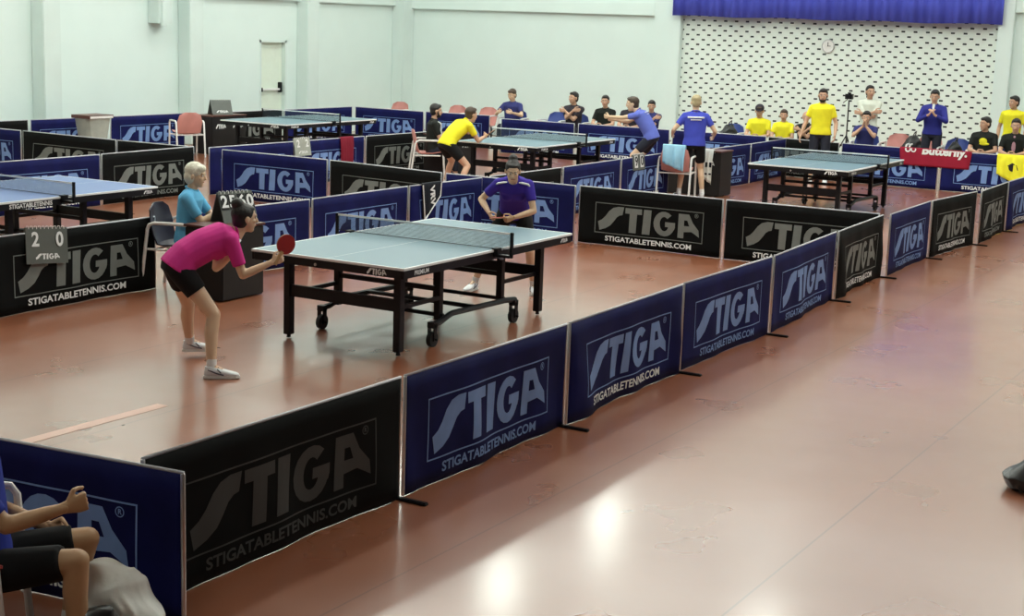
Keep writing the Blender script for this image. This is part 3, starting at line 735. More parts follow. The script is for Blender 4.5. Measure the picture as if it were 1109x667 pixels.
for (x,y,z_,lab,n_) in ((17.3,4.26,.42,'black bag on a chair left of the boy in the cap','bluepl'),(17.75,.69,.42,'black bag between two faded red chairs','bluepl')):
    bag('black_bag',lab,x,y,.47,.34,.42,.36,'bagb',0,int(x*y))
chair(17.3,4.26,180,'chair under the black bag left of the boy in the cap','bluepl')
bag('black_bag','small black bag right of the standing man in navy tracksuit',17.3,-.21,.47,.3,.3,.32,'bagb',0,11)
chair(17.3,-.21,180,'chair under the small black bag right of the man in navy tracksuit','bluepl')
tr=empty('camera_tripod',(17.6,1.95,0)); tag(tr,'camera on a thin dark tripod left of the man in the white shirt','tripod')
for a in (90,210,330):
    MB().tube([(0,0,.75),(.38*math.cos(math.radians(a)),.38*math.sin(math.radians(a)),.01)],.012,8).obj('leg','iron',tr,smooth=True)
MB().tube([(0,0,.6),(0,0,1.42)],.014,8).obj('centre_column','iron',tr,smooth=True)
c=MB().box(-.05,-.07,1.44,.05,.07,1.54).cap((-.05,0,1.49),(-.12,0,1.49),.035,.038,16,True,True).box(-.02,-.03,1.54,.03,.03,1.57).obj('camera_body','iron',tr,bevel=.004)
MB().tube([(.02,.04,1.43),(.15,.16,1.36)],.008,6).obj('pan_handle','iron',tr)
def bench(y0,y1,label):
    b=empty('bench',(17.12,(y0+y1)/2,0)); tag(b,label,'bench'); h=(y1-y0)/2
    MB().box(-.17,-h,.40,.17,h,.435).obj('seat_plank','brownm',b,bevel=.005)
    for q in (-1,1):
        MB().box(-.15,q*(h-.15)-.02,0,-.11,q*(h-.15)+.02,.40).box(.11,q*(h-.15)-.02,0,.15,q*(h-.15)+.02,.40).box(-.15,q*(h-.15)-.02,.36,.15,q*(h-.15)+.02,.40).obj('leg_frame','iron',b)
bench(2.3,3.95,'low bench under the seated spectators in yellow'); bench(5.5,7.25,'low bench under the three seated spectators behind the periwinkle player')
# tape strip and scraps on the floor
MB().box(-.66,-.022,0,.66,.022,.0012).obj('t','pinkpl') if False else None
tp=MB().box(-.62,-.05,.0005,.62,.05,.0020).obj('tape_strip',mat('pink_floor_tape',(.66,.42,.34),.45)); tp.location=(-4.02,-.16,0); tp.rotation_euler.z=math.radians(-1.5)
tag(tp,'pale pink tape strip on the floor near the pink player','tape')
# ------------------------------------------------------------------ people
def ik(a,t,l1,l2,pole):
    a=V(a);t=V(t);d=t-a; L=d.length
    if L>l1+l2-.005: t=a+d*((l1+l2-.005)/L); d=t-a; L=d.length
    L=max(L,abs(l1-l2)+.02); dn=d.normalized(); x=(l1*l1-l2*l2+L*L)/(2*L); h=math.sqrt(max(1e-6,l1*l1-x*x))
    p=V(pole); p=(p-dn*p.dot(dn)); p=p.normalized() if p.length>1e-4 else dn.orthogonal().normalized()
    return a+dn*x+p*h,t
def hand_mb(Wp,d,n,side,s,curl):
    """Wp wrist, d pointing to fingers, n palm normal, side toward the thumb"""
    mb=MB(); d=d.normalized(); n=(n-d*n.dot(d)).normalized(); t=(side-d*side.dot(d)-n*side.dot(n)).normalized()
    mb.loft([(Wp-d*.02*s,t,n,.024*s,.019*s),(Wp+d*.015*s,t,n,.030*s,.018*s),(Wp+d*.05*s,t,n,.040*s,.015*s),(Wp+d*.088*s,t,n,.040*s,.012*s)],12,2.6)
    offs=(.030,.010,-.010,-.029); lens=(.070,.078,.072,.057)
    for i,(o,L) in enumerate(zip(offs,lens)):
        p=Wp+d*(.086-.004*(i==3))*s+t*o*s; ang=0; q=p
        fd=(d+t*(o*2.2)).normalized()
        for k_,(fr,cm) in enumerate(((.45,1.0),(.30,1.15),(.25,.8))):
            ang+=curl*cm*(1+.06*i); dd=fd*math.cos(ang)+n*math.sin(ang); e=q+dd*L*fr*s
            mb.cap(q,e,(.0095-.0010*k_)*s,(.0088-.0012*k_)*s,8); q=e
    p=Wp+d*.022*s+t*.028*s; a=min(curl,.9)
    e=p+(d*.62+t*.75+n*.25*a).normalized()*.042*s; mb.cap(p,e,.0130*s,.0110*s,8)
    f=e+(d*.85+t*(.35-.5*a)+n*(.2+.7*a)).normalized()*.034*s; mb.cap(e,f,.0110*s,.0095*s,8)
    g=f+(d*.9-t*.35*a+n*.7*a).normalized()*.024*s; mb.cap(f,g,.0095*s,.0080*s,8)
    return mb
CTR=dict(n=0)
def person(label,x,y,hz,deg,lean=0,s=1.0,fem=False,feet=None,hands=None,look=(0,0),top=('royal',.62),bottom=('shortsb',.45),shoes='shoew',skin='skin',hair=('hair','short'),
           vox=.013,hipoff=0,beard=False,neck=None,cap_=None,side=0,handdirs=None,curl=(.35,.35),poles=None,socks=True,fat=1.0,legpoles=None,hvox=None,cat='person',twist=0,info=None):
    a=math.radians(deg); f=V((math.cos(a),math.sin(a),0)); l=V((-math.sin(a),math.cos(a),0)); up=V((0,0,1))
    org=V((x,y,0)); root=empty('person',org); tag(root,label,cat)
    W_=lambda t: f*t[0]+l*t[1]+up*t[2]          # body-local to root coordinates
    P=up*hz
    def axes(th,tw=0):
        t=up*math.cos(th)+f*math.sin(th)+l*side; t.normalize(); fr=(f*math.cos(th)-up*math.sin(th)); 
        sd=l; 
        if tw: sd=l*math.cos(tw)-f*math.sin(tw); 
        sd=(sd-t*sd.dot(t)).normalized(); fr=sd.cross(t); return t,sd,fr
    t0,s0,f0=axes(lean*.55); t1,s1,f1=axes(lean*.9,twist*.5); t2,s2,f2=axes(lean*1.08,twist)
    A=P+t0*.10*s; Bw=A+t1*.17*s; C=Bw+t2*.20*s; N=C+t2*.055*s
    sh_w=(.158 if fem else .174)*s; hip_w=.093*s
    bw=(.155 if fem else .165)*s*fat; bd=.105*s*fat
    nd,_,nf=axes(neck if neck is not None else lean*.75,twist)
    ly,lp=look
    HC=N+nd*.143*s+nf*.028*s
    hy=math.radians(deg)+ly; hf=V((math.cos(hy)*math.cos(lp),math.sin(hy)*math.cos(lp),-math.sin(lp))); hs=V((-math.sin(hy),math.cos(hy),0)); hu=hf.cross(hs)
    k_=(1.05 if not fem else .98)*s
    # ---- arms
    sh={};el={};wr={}
    UA,FA=.285*s,.25*s
    for sd in (1,-1):
        sh[sd]=C+s2*sd*sh_w-t2*.025*s
        tgt=(hands or {}).get(sd); 
        tgt=W_(tgt) if tgt is not None else sh[sd]+V((0,0,-.5*s))+f*.06+l*sd*.07
        po=(poles or {}).get(sd); po=W_(po) if po is not None else (-f*.6+l*sd*.5-up*.5)
        el[sd],wr[sd]=ik(sh[sd],tgt,UA,FA,po)
    # ---- legs
    TH,SH=.42*s,.41*s; hp={};kn={};an={};fd={}
    for sd in (1,-1):
        ff=(feet or {}).get(sd,(0.0,.10*sd,.0)); fa=math.radians(deg+ff[2]); fd[sd]=V((math.cos(fa),math.sin(fa),0))
        zz=ff[3] if len(ff)>3 else 0
        hp[sd]=P+l*sd*hip_w-up*.02
        po=(legpoles or {}).get(sd); po=W_(po) if po is not None else fd[sd]*1+up*.15
        kn[sd],an[sd]=ik(hp[sd],f*ff[0]+l*ff[1]+up*(.085*s+zz),TH,SH,po)
    # ---- body (one continuous skin)
    b=MB()
    b.loft([(P-t0*.07*s,s0,f0,.12*s*fat,.085*s),(P,s0,f0,bw,.11*s*fat),(A,s1,f1,(.128 if fem else .145)*s*fat,.095*s*fat),(Bw,s1,f1,(.135 if fem else .16)*s*fat,bd),(C-t2*.03*s,s2,f2,(.150 if fem else .17)*s*fat,.105*s*fat),(C+t2*.03*s,s2,f2,.12*s,.075*s),(N,s2,f2,.055*s,.055*s)],18,2.3)
    if fem:
        for sd in (1,-1): b.ell(Bw+t2*.07*s+s2*sd*.065*s+f2*.08*s,.06*s,.045*s,.055*s,s2,f2,t2)
    lg=.92 if fem else 1
    for sd in (1,-1):
        b.cap(C+s2*sd*.08*s,sh[sd],.056*s,.054*s); b.cap(sh[sd],el[sd],.052*s*lg,.038*s*lg); 
        m1=el[sd].lerp(wr[sd],.35); b.cap(el[sd],m1,.038*s*lg,.040*s*lg); b.cap(m1,wr[sd],.040*s*lg,.025*s*lg)
        b.cap(hp[sd],kn[sd],.088*s,.055*s); m2=kn[sd].lerp(an[sd],.33); bk=(-fd[sd])*.012*s
        b.cap(kn[sd],m2+bk,.053*s,.056*s); b.cap(m2+bk,an[sd],.056*s,.034*s); b.cap(an[sd],an[sd]+fd[sd]*.11*s-up*.045*s,.036*s,.026*s)
    H=MB()
    H.cap(N-nd*.03*s,HC-hu*.05*s-hf*.02*s,.056*s,.050*s)
    H.ell(HC+hu*.030*k_-hf*.012*k_,.076*k_,.094*k_,.088*k_,hs,hf,hu,20)
    H.ell(HC-hu*.030*k_+hf*.020*k_,.060*k_,.070*k_,.080*k_,hs,hf,hu,20)
    H.ell(HC-hu*.088*k_+hf*.052*k_,.030*k_,.028*k_,.024*k_,hs,hf,hu,12)
    H.cap(HC-hs*.034*k_+hu*.030*k_+hf*.074*k_,HC+hs*.034*k_+hu*.030*k_+hf*.074*k_,.013*k_,.013*k_,10)
    H.cap(HC+hu*.016*k_+hf*.086*k_,HC-hu*.022*k_+hf*.104*k_,.008*k_,.0135*k_,10)
    H.cap(HC-hs*.018*k_-hu*.050*k_+hf*.080*k_,HC+hs*.018*k_-hu*.050*k_+hf*.080*k_,.010*k_,.010*k_,8)
    for sd in (1,-1):
        H.ell(HC+hs*sd*.036*k_-hu*.018*k_+hf*.060*k_,.022*k_,.020*k_,.022*k_,hs,hf,hu,10)
        H.ell(HC+hs*sd*.078*k_-hu*.006*k_-hf*.008*k_,.011*k_,.019*k_,.031*k_,hs,hf,hu,10)
    hmbs=[]
    for i_,sd in enumerate((1,-1)):
        fdv=(wr[sd]-el[sd]).normalized(); hd=(handdirs or {}).get(sd)
        if hd: dd=W_(hd[0]).normalized(); nn=W_(hd[1]).normalized(); ss=W_(hd[2]).normalized()
        else:
            dd=fdv; nn=(-l*sd); nn=nn-dd*nn.dot(dd)
            if nn.length<.2: nn=-up
            nn.normalize(); ss=f+up*.5; ss=ss-dd*ss.dot(dd)-nn*ss.dot(nn)
            if ss.length<.05: ss=dd.cross(nn)
        hmbs.append(hand_mb(wr[sd],dd,nn,ss.normalized(),s*(.93 if fem else 1),curl[i_]))
    hv=hvox or .006
    if vox<=.009:
        b.v+=[] ; 
    ms=[evalmesh(b,vox,6)]
    ms.append(evalmesh(H,min(.007,hv+.001),3))
    for hm in hmbs: ms.append(evalmesh(hm,hv*.85 if hv<.006 else .0055,1))
    link('body',joinmeshes(ms,'body'),skin,root)
    # ---- face details
    hm_,style=hair
    for sd in (1,-1):
        e=MB();ir=MB();br=MB()
        c=HC+hs*sd*.031*k_+hu*.010*k_+hf*.0785*k_
        e.ell(c,.0135*k_,.008*k_,.0075*k_,hs,hf,hu,10); ir.ell(c+hf*.0055*k_,.0062*k_,.004*k_,.0062*k_,hs,hf,hu,8)
        br.cap(HC+hs*sd*.016*k_+hu*.031*k_+hf*.0875*k_,HC+hs*sd*.046*k_+hu*.033*k_+hf*.076*k_,.0042*k_,.0032*k_,6)
        eo=e.obj('eye','eyew',root,smooth=True); ir.obj('iris','iris',eo,smooth=True)
        br.obj('eyebrow','hair' if hm_=='hair' else ('brown' if hm_!='grey' else 'blond'),root,smooth=True)
    lp_=MB(); lp_.cap(HC-hs*.020*k_-hu*.052*k_+hf*.0885*k_,HC+hs*.020*k_-hu*.052*k_+hf*.0885*k_,.0048*k_,.0048*k_,8); lp_.obj('mouth','lip',root,smooth=True)
    # ---- hair
    h=MB()
    if style in('short','beard'):
        h.ell(HC+hu*.045*k_-hf*.022*k_,.082*k_,.094*k_,.086*k_,hs,hf,hu,20); h.ell(HC-hu*.012*k_-hf*.045*k_,.072*k_,.060*k_,.075*k_,hs,hf,hu,16)
        h.ell(HC+hu*.088*k_+hf*.030*k_,.060*k_,.055*k_,.032*k_,hs,hf,hu,14)
    elif style=='full':
        h.ell(HC+hu*.050*k_-hf*.018*k_,.090*k_,.100*k_,.088*k_,hs,hf,hu,20); h.ell(HC-hu*.012*k_-hf*.045*k_,.088*k_,.070*k_,.088*k_,hs,hf,hu,16)
        h.ell(HC+hu*.075*k_+hf*.045*k_,.072*k_,.050*k_,.042*k_,hs,hf,hu,14)
    elif style=='bun':
        h.ell(HC+hu*.038*k_-hf*.022*k_,.083*k_,.097*k_,.090*k_,hs,hf,hu,20); h.ell(HC-hu*.012*k_-hf*.040*k_,.078*k_,.066*k_,.080*k_,hs,hf,hu,16)
        h.ell(HC+hu*.118*k_-hf*.070*k_,.052*k_,.052*k_,.048*k_,hs,hf,hu,14); h.ell(HC+hu*.085*k_+hf*.030*k_,.060*k_,.045*k_,.022*k_,hs,hf,hu,14)
    elif style=='bald':
        h.ell(HC-hu*.005*k_-hf*.030*k_,.080*k_,.078*k_,.070*k_,hs,hf,hu,16)
    link('hair',evalmesh(h,.008,2),hm_,root)
    if beard:
        q=MB(); q.ell(HC-hu*.075*k_+hf*.035*k_,.056*k_,.052*k_,.042*k_,hs,hf,hu,14)
        for sd in (1,-1): q.cap(HC+hs*sd*.066*k_+hf*.012*k_,HC+hs*sd*.045*k_-hu*.07*k_+hf*.04*k_,.014*k_,.018*k_,8)
        q.cap(HC-hs*.02*k_-hu*.040*k_+hf*.090*k_,HC+hs*.02*k_-hu*.040*k_+hf*.090*k_,.005*k_,.005*k_,8)
        link('beard',evalmesh(q,.007,2),hm_,root)
    if cap_:
        q=MB(); q.ell(HC+hu*.062*k_-hf*.012*k_,.088*k_,.102*k_,.075*k_,hs,hf,hu,18); q.loft([(HC+hu*.045*k_+hf*.07*k_,hs,hf,.06*k_,.03*k_),(HC+hu*.052*k_+hf*.07*k_,hs,hf,.06*k_,.07*k_),(HC+hu*.058*k_+hf*.07*k_,hs,hf,.055*k_,.03*k_)],14)
        link('cap',evalmesh(q,.008,1),cap_,root)
    # ---- clothes
    g=.014*s; cm,sl=top
    c=MB()
    c.loft([(P-t0*.035*s,s0,f0,bw+.012*s+g*.6,.112*s*fat+g),(P+t0*.03*s,s0,f0,bw+g,.108*s*fat+g),(A,s1,f1,.148*s*fat+g,.100*s*fat+g),(Bw,s1,f1,(.145 if fem else .163)*s*fat+g,bd+g),(C-t2*.035*s,s2,f2,(.158 if fem else .176)*s*fat+g*.6,.108*s*fat+g),(C+t2*.025*s,s2,f2,.130*s,.085*s),(N-t2*.005*s,s2,f2,.068*s,.066*s)],20,2.3)
    if fem:
        for sd in (1,-1): c.ell(Bw+t2*.07*s+s2*sd*.065*s+f2*.085*s,.066*s,.050*s,.062*s,s2,f2,t2)
    for sd in (1,-1):
        c.cap(C+s2*sd*.07*s+t2*.002*s,sh[sd],.062*s,.064*s); c.cap(N+s2*sd*.045*s-t2*.02*s,sh[sd]+t2*.02*s,.035*s,.040*s)
        if sl<=1: c.cap(sh[sd],sh[sd].lerp(el[sd],sl),.064*s,.062*s-.012*s*sl,14,flat=True)
        else:
            c.cap(sh[sd],el[sd],.064*s,.050*s); c.cap(el[sd],el[sd].lerp(wr[sd],sl-1),.050*s,.038*s,14,flat=True)
    link('shirt',evalmesh(c,max(.009,vox*.85),4),cm,root)
    cl=MB(); 
    ring_=[N+s2*(.066*s*math.cos(q))+f2*(.066*s*math.sin(q))+t2*(.004-.012*math.sin(q))*s for q in [2*PI*i/20 for i in range(21)]]
    cl.tube(ring_,.010*s,6); cl.obj('collar',cm,root,smooth=True)
    bm_,lg_=bottom; c=MB()
    c.loft([(P-t0*.09*s,s0,f0,.125*s*fat,.098*s),(P-t0*.03*s,s0,f0,bw+.008*s,.116*s*fat),(P+t0*.05*s,s0,f0,bw*.96,.108*s*fat),(P+t0*.085*s,s0,f0,bw*.9,.098*s*fat)],18,2.2)
    for sd in (1,-1):
        if lg_<=1: c.cap(hp[sd],hp[sd].lerp(kn[sd],lg_),.102*s,(.094-.018*lg_)*s,14,flat=True)
        else:
            c.cap(hp[sd],kn[sd],.098*s,.068*s); m2=kn[sd].lerp(an[sd],.35)-fd[sd]*.012*s; c.cap(kn[sd],m2,.068*s,.064*s); c.cap(m2,kn[sd].lerp(an[sd],lg_-1),.064*s,.050*s,14,flat=True)
    link('trousers' if lg_>1 else 'shorts',evalmesh(c,max(.010,vox*.85),4),bm_,root)
    # ---- shoes
    for sd in (1,-1):
        D=fd[sd]; Sd=V((-D.y,D.x,0)); base=V((an[sd].x,an[sd].y,an[sd].z-.085*s)); hee=base-D*.055*s
        q=MB(); q.loft([(hee+up*.045*s-D*.0*s,Sd,up,.022*s,.022*s),(hee+D*.02*s+up*.055*s,Sd,up,.036*s,.042*s),(hee+D*.07*s+up*.058*s,Sd,up,.040*s,.046*s),(hee+D*.13*s+up*.046*s,Sd,up,.043*s,.034*s),(hee+D*.20*s+up*.036*s,Sd,up,.046*s,.024*s),(hee+D*.25*s+up*.030*s,Sd,up,.036*s,.016*s),(hee+D*.268*s+up*.027*s,Sd,up,.018*s,.008*s)],14,2.4)
        q.cap(hee+D*.045*s+up*.06*s,hee+D*.045*s+up*.098*s,.040*s,.042*s,14,flat=True)
        so=link('shoe',evalmesh(q,.007,2),shoes,root)
        q=MB(); out=[]
        for (dx,w0) in ((-.008,.022),(.02,.034),(.08,.036),(.14,.040),(.20,.046),(.245,.038),(.272,.016)): out.append((dx,w0))
        pl=[hee+D*dx*s+Sd*w0*s for dx,w0 in out]+[hee+D*dx*s-Sd*w0*s for dx,w0 in reversed(out)]
        n_=len(pl); q.add([p+up*.002 for p in pl]+[p+up*.024*s for p in pl],[tuple(reversed(range(n_))),tuple(range(n_,2*n_))]+[(i,(i+1)%n_,(i+1)%n_+n_,i+n_) for i in range(n_)])
        q.obj('sole','sole',so,bevel=.003)
        q=MB()
        for i in range(4):
            c0=hee+D*(.085+.025*i)*s+up*(.101-.013*i)*s; q.tube([c0-Sd*.022*s,c0+up*.004,c0+Sd*.022*s],.003*s,5)
        q.obj('laces','shoen' if shoes=='shoew' else 'sole',so)
        q=MB()
        for g_ in (-1,1):
            q.tube([hee+D*.03*s+up*.075*s+Sd*g_*.034*s,hee+D*.09*s+up*.05*s+Sd*g_*.043*s,hee+D*.15*s+up*.034*s+Sd*g_*.045*s],.0055*s,6)
            q.tube([hee+D*.10*s+up*.08*s+Sd*g_*.034*s,hee+D*.13*s+up*.05*s+Sd*g_*.043*s],.005*s,6)
        q.obj('side_stripe','shoen' if shoes=='shoew' else 'sole',so,smooth=True)
        if socks and lg_<=1:
            q=MB(); q.cap(an[sd]-up*.02*s,an[sd].lerp(kn[sd],.16),.039*s,.040*s,14,flat=True); q.obj('sock','sock',root,smooth=True)
    J=dict(root=root,org=org,HC=HC+org,hf=hf,hs=hs,hu=hu,wr={q:wr[q]+org for q in wr},el=el,sh=sh,kn=kn,N=N,C=C,Bw=Bw,A=A,P=P,s2=s2,f2=f2,t2=t2,t1=t1,f1=f1,s1=s1,f=f,l=l,s=s)
    return J
def back_print(J,name='back_print',m_='print',w_=.20,front=False,at=.0,h=.02,rows=2):
    """small printed bars across the shoulder blades (or the chest)"""
    s=J['s']; sg=1 if front else -1; q=MB()
    for r_ in range(rows):
        pts=[]
        for i in range(9):
            u=(i/8-.5)*w_*(1-.35*r_); pts.append(J['C']-J['t2']*(.03+at+.04*r_)*s+J['s2']*u+J['f2']*sg*(.137*s-u*u*1.4))
        q.tube(pts,h*.5*(1-.4*r_),6)
    return q.obj(name,m_,J['root'],smooth=True)
def paddle(label,c,handle_dir,normal,m_='redrub'):
    c=V(c); hd=V(handle_dir).normalized(); n=V(normal); n=(n-hd*n.dot(hd)).normalized(); t=hd.cross(n)
    r=empty('table_tennis_bat',c); tag(r,label,'bat')
    def disc(o,r_,th,name,mm,k=1.0):
        q=MB(); secs=[]
        pts=[(math.cos(a)*r_*.98,math.sin(a)*r_) for a in [2*PI*i/28 for i in range(28)]]
        vs=[t*a+hd*b_+n*(o-th/2) for a,b_ in pts]+[t*a+hd*b_+n*(o+th/2) for a,b_ in pts]
        q.add(vs,[tuple(reversed(range(28))),tuple(range(28,56))]+[(i,(i+1)%28,(i+1)%28+28,i+28) for i in range(28)]); return q.obj(name,mm,r)
    disc(0,.077,.006,'blade','wood'); disc(-.005,.075,.003,'rubber_sheet',m_); disc(.005,.075,.003,'rubber_sheet','rubber' if m_!='rubber' else 'redrub')
    q=MB(); q.loft([(hd*.060,t,n,.020,.010),(hd*.085,t,n,.014,.011),(hd*.15,t,n,.015,.012),(hd*.172,t,n,.017,.012)],12,3); q.obj('handle','wood',r,smooth=True)
    return r
# main court: player in pink
pk=person('person in a magenta jersey bent forward at the main table, gripping a red bat',-2.60,.42,.80,-35,lean=1.18,s=.955,fem=True,
  feet={-1:(.18,-.28,-16),1:(.20,.50,-8)},hands={-1:(.66,-.20,.84),1:(.40,.02,.86)},look=(.1,.05),neck=.35,fat=1.1,top=('magenta',.72),bottom=('shortsb',.48),skin='skinp',hair=('hair','bun'),
  vox=.009,hvox=.0055,curl=(.3,.9),poles={-1:(.1,-.1,-1),1:(-.1,.3,-1)},legpoles={-1:(1,-.15,.1),1:(1,.2,.1)})
print('PINK',[ (k,[round(c,2) for c in pk[k]]) for k in ('HC',)],pk['wr'])
gl=person('person in a violet-blue jersey leaning over the far end of the main table',2.05,.26,.80,206,lean=.80,s=.92,fem=True,
  feet={-1:(.05,-.38,-22),1:(.05,.22,10)},hands={-1:(.34,-.22,.82),1:(.44,.02,.80)},look=(.12,.35),neck=.6,top=('purple',.62),bottom=('shortsb',.5),skin='skinp',hair=('hair','bun'),
  vox=.009,hvox=.0055,curl=(.9,1.1),poles={-1:(-.5,-.8,-.6),1:(-.3,1,-.5)})
print('GIRL',gl['HC'],gl['wr'])
for sd in (-1,1):
    for J in (pk,gl):
        s=J['s']; q=MB(); q.tube([J['N']+J['s2']*sd*.06*s+J['f2']*.03*s,J['C']+J['s2']*sd*.10*s+J['t2']*.055*s+J['f2']*.035*s,J['sh'][sd]+J['t2']*.055*s+J['f2']*.03*s,J['sh'][sd].lerp(J['el'][sd],.25)+J['s2']*sd*.055*s+J['f2']*.02*s],[.007,.010,.010,.006],8); q.obj('white_shoulder_trim','print',J['root'],smooth=True)
um=person('white-haired person in a light blue shirt seated at the umpire desk behind the pink player',.0,2.72,.50,-62,lean=.12,s=.93,fem=False,
  feet={-1:(.36,-.12,0),1:(.36,.14,0)},hands={-1:(.34,-.02,.80),1:(.36,.10,.80)},look=(-.05,.1),top=('sky',.75),bottom=('jeans',1.85),shoes='shoen',skin='skinp',hair=('grey','full'),
  vox=.010,curl=(.4,.4),legpoles={-1:(1,0,.6),1:(1,0,.6)})
nm=person('person cropped by the left edge in a blue T-shirt, clenched fist above a bare knee',-6.88,-2.49,.42,-52,lean=-.12,s=.95,
  feet={-1:(.40,-.16,-5),1:(.30,.18,10)},hands={-1:(.345,-.10,.68),1:(.22,.20,.50)},look=(.3,.1),top=('blueT',.80),bottom=('shortsb',.86),shoes='shoew',skin='skind',hair=('hair','short'),
  vox=.010,hvox=.0055,curl=(1.5,1.5),legpoles={-1:(1,-.1,.8),1:(1,.1,.8)},poles={-1:(-.1,-.3,-1),1:(-.3,.4,-1)})
chair(-6.95,-2.38,-52,'red plastic armchair with white frame under the seated man at the bottom left','redpl')
# centre rear court
u2=person('bearded person in a black jersey with pale straps seated on the faded red umpire chair',10.66,6.94,.50,-52,lean=.05,s=.97,
  feet={-1:(.40,-.14,0),1:(.40,.14,0)},hands={-1:(.30,-.08,.78),1:(.30,.12,.78)},look=(.1,.05),top=('blk',.7),bottom=('jeans',1.85),shoes='shoen',skin='skin',hair=('hair','short'),beard=True,curl=(.5,.5),legpoles={-1:(1,0,.6),1:(1,0,.6)})
for sd in (-1,1):
    q=MB(); q.tube([u2['C']+u2['s2']*sd*.07+u2['t2']*.035+u2['f2']*.02,u2['C']+u2['s2']*sd*.095+u2['f2']*.115,u2['Bw']+u2['s2']*sd*.09+u2['f2']*.135,u2['A']+u2['s2']*sd*.08+u2['f2']*.128],.010,6); q.obj('pale_strap','print',u2['root'],smooth=True)
y2=person('person crouching in a yellow jersey at the left end of the centre rear table',9.17,5.68,.74,-22,lean=.88,s=.98,
  feet={-1:(.02,-.34,-10),1:(.25,.38,8)},hands={-1:(.66,-.10,.86),1:(.5,.22,.92)},look=(0,.1),neck=.5,top=('yellow',.62),bottom=('shortsb',.62),hair=('brown','short'),skin='skin',curl=(.8,.8))
paddle('black bat held by the crouching yellow player',y2['wr'][-1]+V((.12,-.05,.06)),(-.8,.3,-.4),(.2,.4,.8),'rubber')
b2_=person('person in a periwinkle jersey reaching left at the right end of the centre rear table',13.15,4.0,.78,102,lean=.60,s=1.0,fat=1.12,
  feet={-1:(.0,-.26,0),1:(.15,.30,0)},hands={1:(.80,.10,1.10),-1:(.70,-.05,1.05)},look=(.15,.1),neck=.5,top=('periw',.6),bottom=('jeans',.7),hair=('brown','short'),skin='skinp',curl=(.6,.6))
back_print(b2_,w_=.22,at=.02)
# right rear court
s8=person('tall blond person standing with back turned in a royal blue jersey and black shorts',11.38,2.42,.87,28,lean=.04,s=.96,
  feet={-1:(.02,-.17,0),1:(.05,.20,15)},hands={-1:(.22,-.32,.98),1:(.2,.34,1.0)},look=(0,.25),top=('royal',.62),bottom=('shortsb',.72),hair=('blond','short'),skin='skinp',fat=1.06)
back_print(s8,w_=.26,at=.01,h=.026)
y3=person('tall bearded person standing in a yellow shirt behind the right rear table',15.40,1.72,.91,196,lean=-.02,s=.985,
  feet={-1:(0,-.13,0),1:(.05,.14,0)},hands={-1:(.08,-.34,.86),1:(.14,.26,.88)},look=(0,.05),top=('yellow',.62),bottom=('jeans',.85),hair=('hair','short'),beard=True,skin='skin',fat=1.08)
# spectators
def seated(label,x,y,deg,s,arms,look=(0,.0),chaircol='bluepl',ch=False,hz=.49,**kw):
    A_={'fold':({-1:(.27,.10,.92),1:(.24,-.10,.90)},{-1:((.1,.9,.1),(-1,.1,0),(.2,0,1)),1:((.1,-.9,.1),(-1,-.1,0),(.2,0,1))}),
        'lap':({-1:(.34,-.07,.66),1:(.34,.07,.66)},None),
        'clap':({-1:(.24,-.03,1.00),1:(.24,.03,1.00)},{-1:((.15,.1,1),(0,1,0),(-1,0,.1)),1:((.15,-.1,1),(0,-1,0),(-1,0,.1))}),
        'bar':({-1:(.40,-.16,.80),1:(.40,.16,.80)},None)}[arms]
    hd=A_[0]; hd={q:(a[0]*s,a[1]*s,.49+(a[2]-.49)*s) for q,a in hd.items()}
    j=person(label,x,y,hz,deg,lean=kw.pop('lean',.05),s=s,feet={-1:(.42*s,-.13,0),1:(.42*s,.13,0)},hands=hd,handdirs=A_[1],look=look,legpoles={-1:(1,0,.6),1:(1,0,.6)},
       poles={-1:(-.3,-.8,-.7),1:(-.3,.8,-.7)},bottom=kw.pop('bottom',('jeans',1.85)),shoes='shoen',vox=.014,curl=(.4,.4),**kw)
    if ch: chair(x-.03*math.cos(math.radians(deg)),y-.03*math.sin(math.radians(deg)),deg,'chair under the seated '+' '.join(label.split()[:12]),chaircol)
    return j
seated('person in a navy polo seated alone, left of the empty blue chair',17.1,9.15,188,1.0,'bar',look=(-.3,.3),top=('navy',.7),hair=('brown','short'),skin='skinp',ch=True)
seated('person in a charcoal shirt with folded arms, right of the empty blue chair',17.1,7.66,185,1.02,'fold',look=(-.5,0),top=('dk',.7),hair=('hair','short'),ch=True)
seated('person in a black jersey half hidden behind the raised arm of the periwinkle player',17.1,6.92,185,.98,'lap',look=(.2,.05),top=('blk',.7),hair=('hair','short'))
seated('person in a charcoal shirt behind the back of the periwinkle player',17.15,6.35,190,.98,'lap',look=(-.9,.1),top=('dk',.7),hair=('hair','short'))
seated('person in a dark navy shirt with folded arms beside the pale pillar',17.1,5.88,200,.92,'fold',look=(0,.2),top=('navy',.7),hair=('hair','short'))
seated('person in a yellow shirt and dark cap, leftmost of the far spectators in yellow',17.1,3.55,190,.97,'lap',look=(.1,.35),top=('yellow',.65),hair=('brown','short'),cap_='dk')
seated('small person in a yellow shirt between the capped one and the one in black',17.1,3.05,190,.89,'lap',look=(.1,.1),top=('yellow',.65),hair=('brown','short'))
seated('person in a black shirt with yellow sleeve trim left of the standing yellow player',17.1,2.60,190,.88,'fold',look=(.05,0),top=('blk',.6),hair=('grey','bald'))
seated('person in a navy shirt with both hands clasped before the chin',17.1,1.42,190,.97,'clap',look=(0,.1),top=('navy',.7),hair=('hair','short'),ch=True)
t1_=seated('person in a black T-shirt with a yellow print on the chest, looking left',17.1,-.78,185,1.0,'lap',look=(-.75,.05),top=('blk',.7),hair=('hair','short'),fat=1.1,ch=True)
q=MB(); c0=t1_['C']-t1_['t2']*.10+t1_['f2']*.118
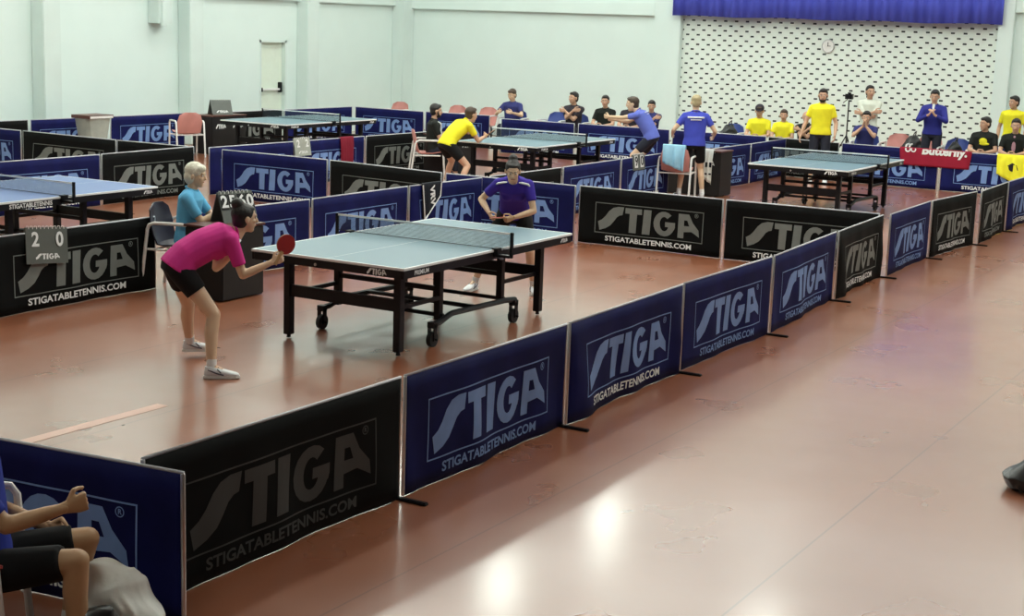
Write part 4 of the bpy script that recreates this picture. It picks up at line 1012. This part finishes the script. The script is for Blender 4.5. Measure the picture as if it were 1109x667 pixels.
q.ell(c0,.075,.03,.065,t1_['s2'],t1_['f2'],t1_['t2'],12); q.ell(c0-t1_['t2']*.05+t1_['s2']*.02,.09,.03,.03,t1_['s2'],t1_['f2'],t1_['t2'],12); q.obj('yellow_print','yelc',t1_['root'],smooth=True)
t2_=seated('person in a black and dusty pink shirt seated at the right edge of the photo',17.1,-1.32,185,1.0,'lap',look=(.1,.1),top=('blk',.7),hair=('hair','short'),ch=True)
q=MB(); c0=t2_['Bw']+t2_['f2']*.078+t2_['t2']*.04; q.ell(c0,.065,.048,.19,t2_['s2'],t2_['f2'],t2_['t2'],16); q.obj('pink_front','pinkc',t2_['root'],smooth=True)
FO={-1:((.1,.9,.1),(-1,.1,0),(.2,0,1)),1:((.1,-.9,.1),(-1,-.1,0),(.2,0,1))}
person('person in a white shirt standing with folded arms behind the one with clasped hands',17.85,1.62,.92,192,lean=0,s=1.0,feet={-1:(0,-.12,0),1:(0,.12,0)},hands={-1:(.25,.12,1.22),1:(.22,-.12,1.19)},handdirs=FO,poles={-1:(-.2,-1,-.7),1:(-.2,1,-.7)},look=(.4,-.05),top=('wht',.9),bottom=('khaki',1.85),hair=('hair','short'),vox=.014)
CL={-1:((.25,.5,.8),(0,1,0),(-1,0,.1)),1:((.25,-.5,.8),(0,-1,0),(-1,0,.1))}
n20=person('person standing and clapping in a navy tracksuit behind the red banner',17.35,.24,.92,188,lean=.02,s=.995,feet={-1:(0,-.12,0),1:(0,.12,0)},hands={-1:(.28,-.05,1.26),1:(.28,.05,1.26)},handdirs=CL,poles={-1:(-.2,-1,-.8),1:(-.2,1,-.8)},look=(0,.2),top=('track',1.85),bottom=('jeans',1.85),hair=('hair','short'),vox=.014)
q=MB(); q.box(-.02,-.02,-.02,.02,.02,.02); q.v=[]; q.f=[]
q.tube([n20['N']+n20['f2']*.062,n20['C']+n20['f2']*.112,n20['C']-n20['t2']*.08+n20['f2']*.130],[.028,.022,.008],8); q.obj('white_collar_insert','print',n20['root'],smooth=True)
person('person in a yellow shirt standing at the right edge against the pillar',17.8,-1.10,.90,178,lean=.02,s=.955,feet={-1:(0,-.12,0),1:(0,.12,0)},look=(-.6,.05),top=('yellow',.65),bottom=('jeans',.9),hair=('hair','short'),vox=.014)
# bats of the main players
def bat_in(J,sd,off,hd,n,label,m_): return paddle(label,J['wr'][sd]+V(off),hd,n,m_)
bat_in(pk,-1,(.085,-.06,.13),(-.45,.25,-.85),(.5,.85,.15),'red bat held up by the player in pink, at the table corner','redrub')
bat_in(gl,1,(-.13,.10,-.0),(.75,-.6,.05),(0,.15,1),'black bat held flat by the player in violet-blue','rubber')
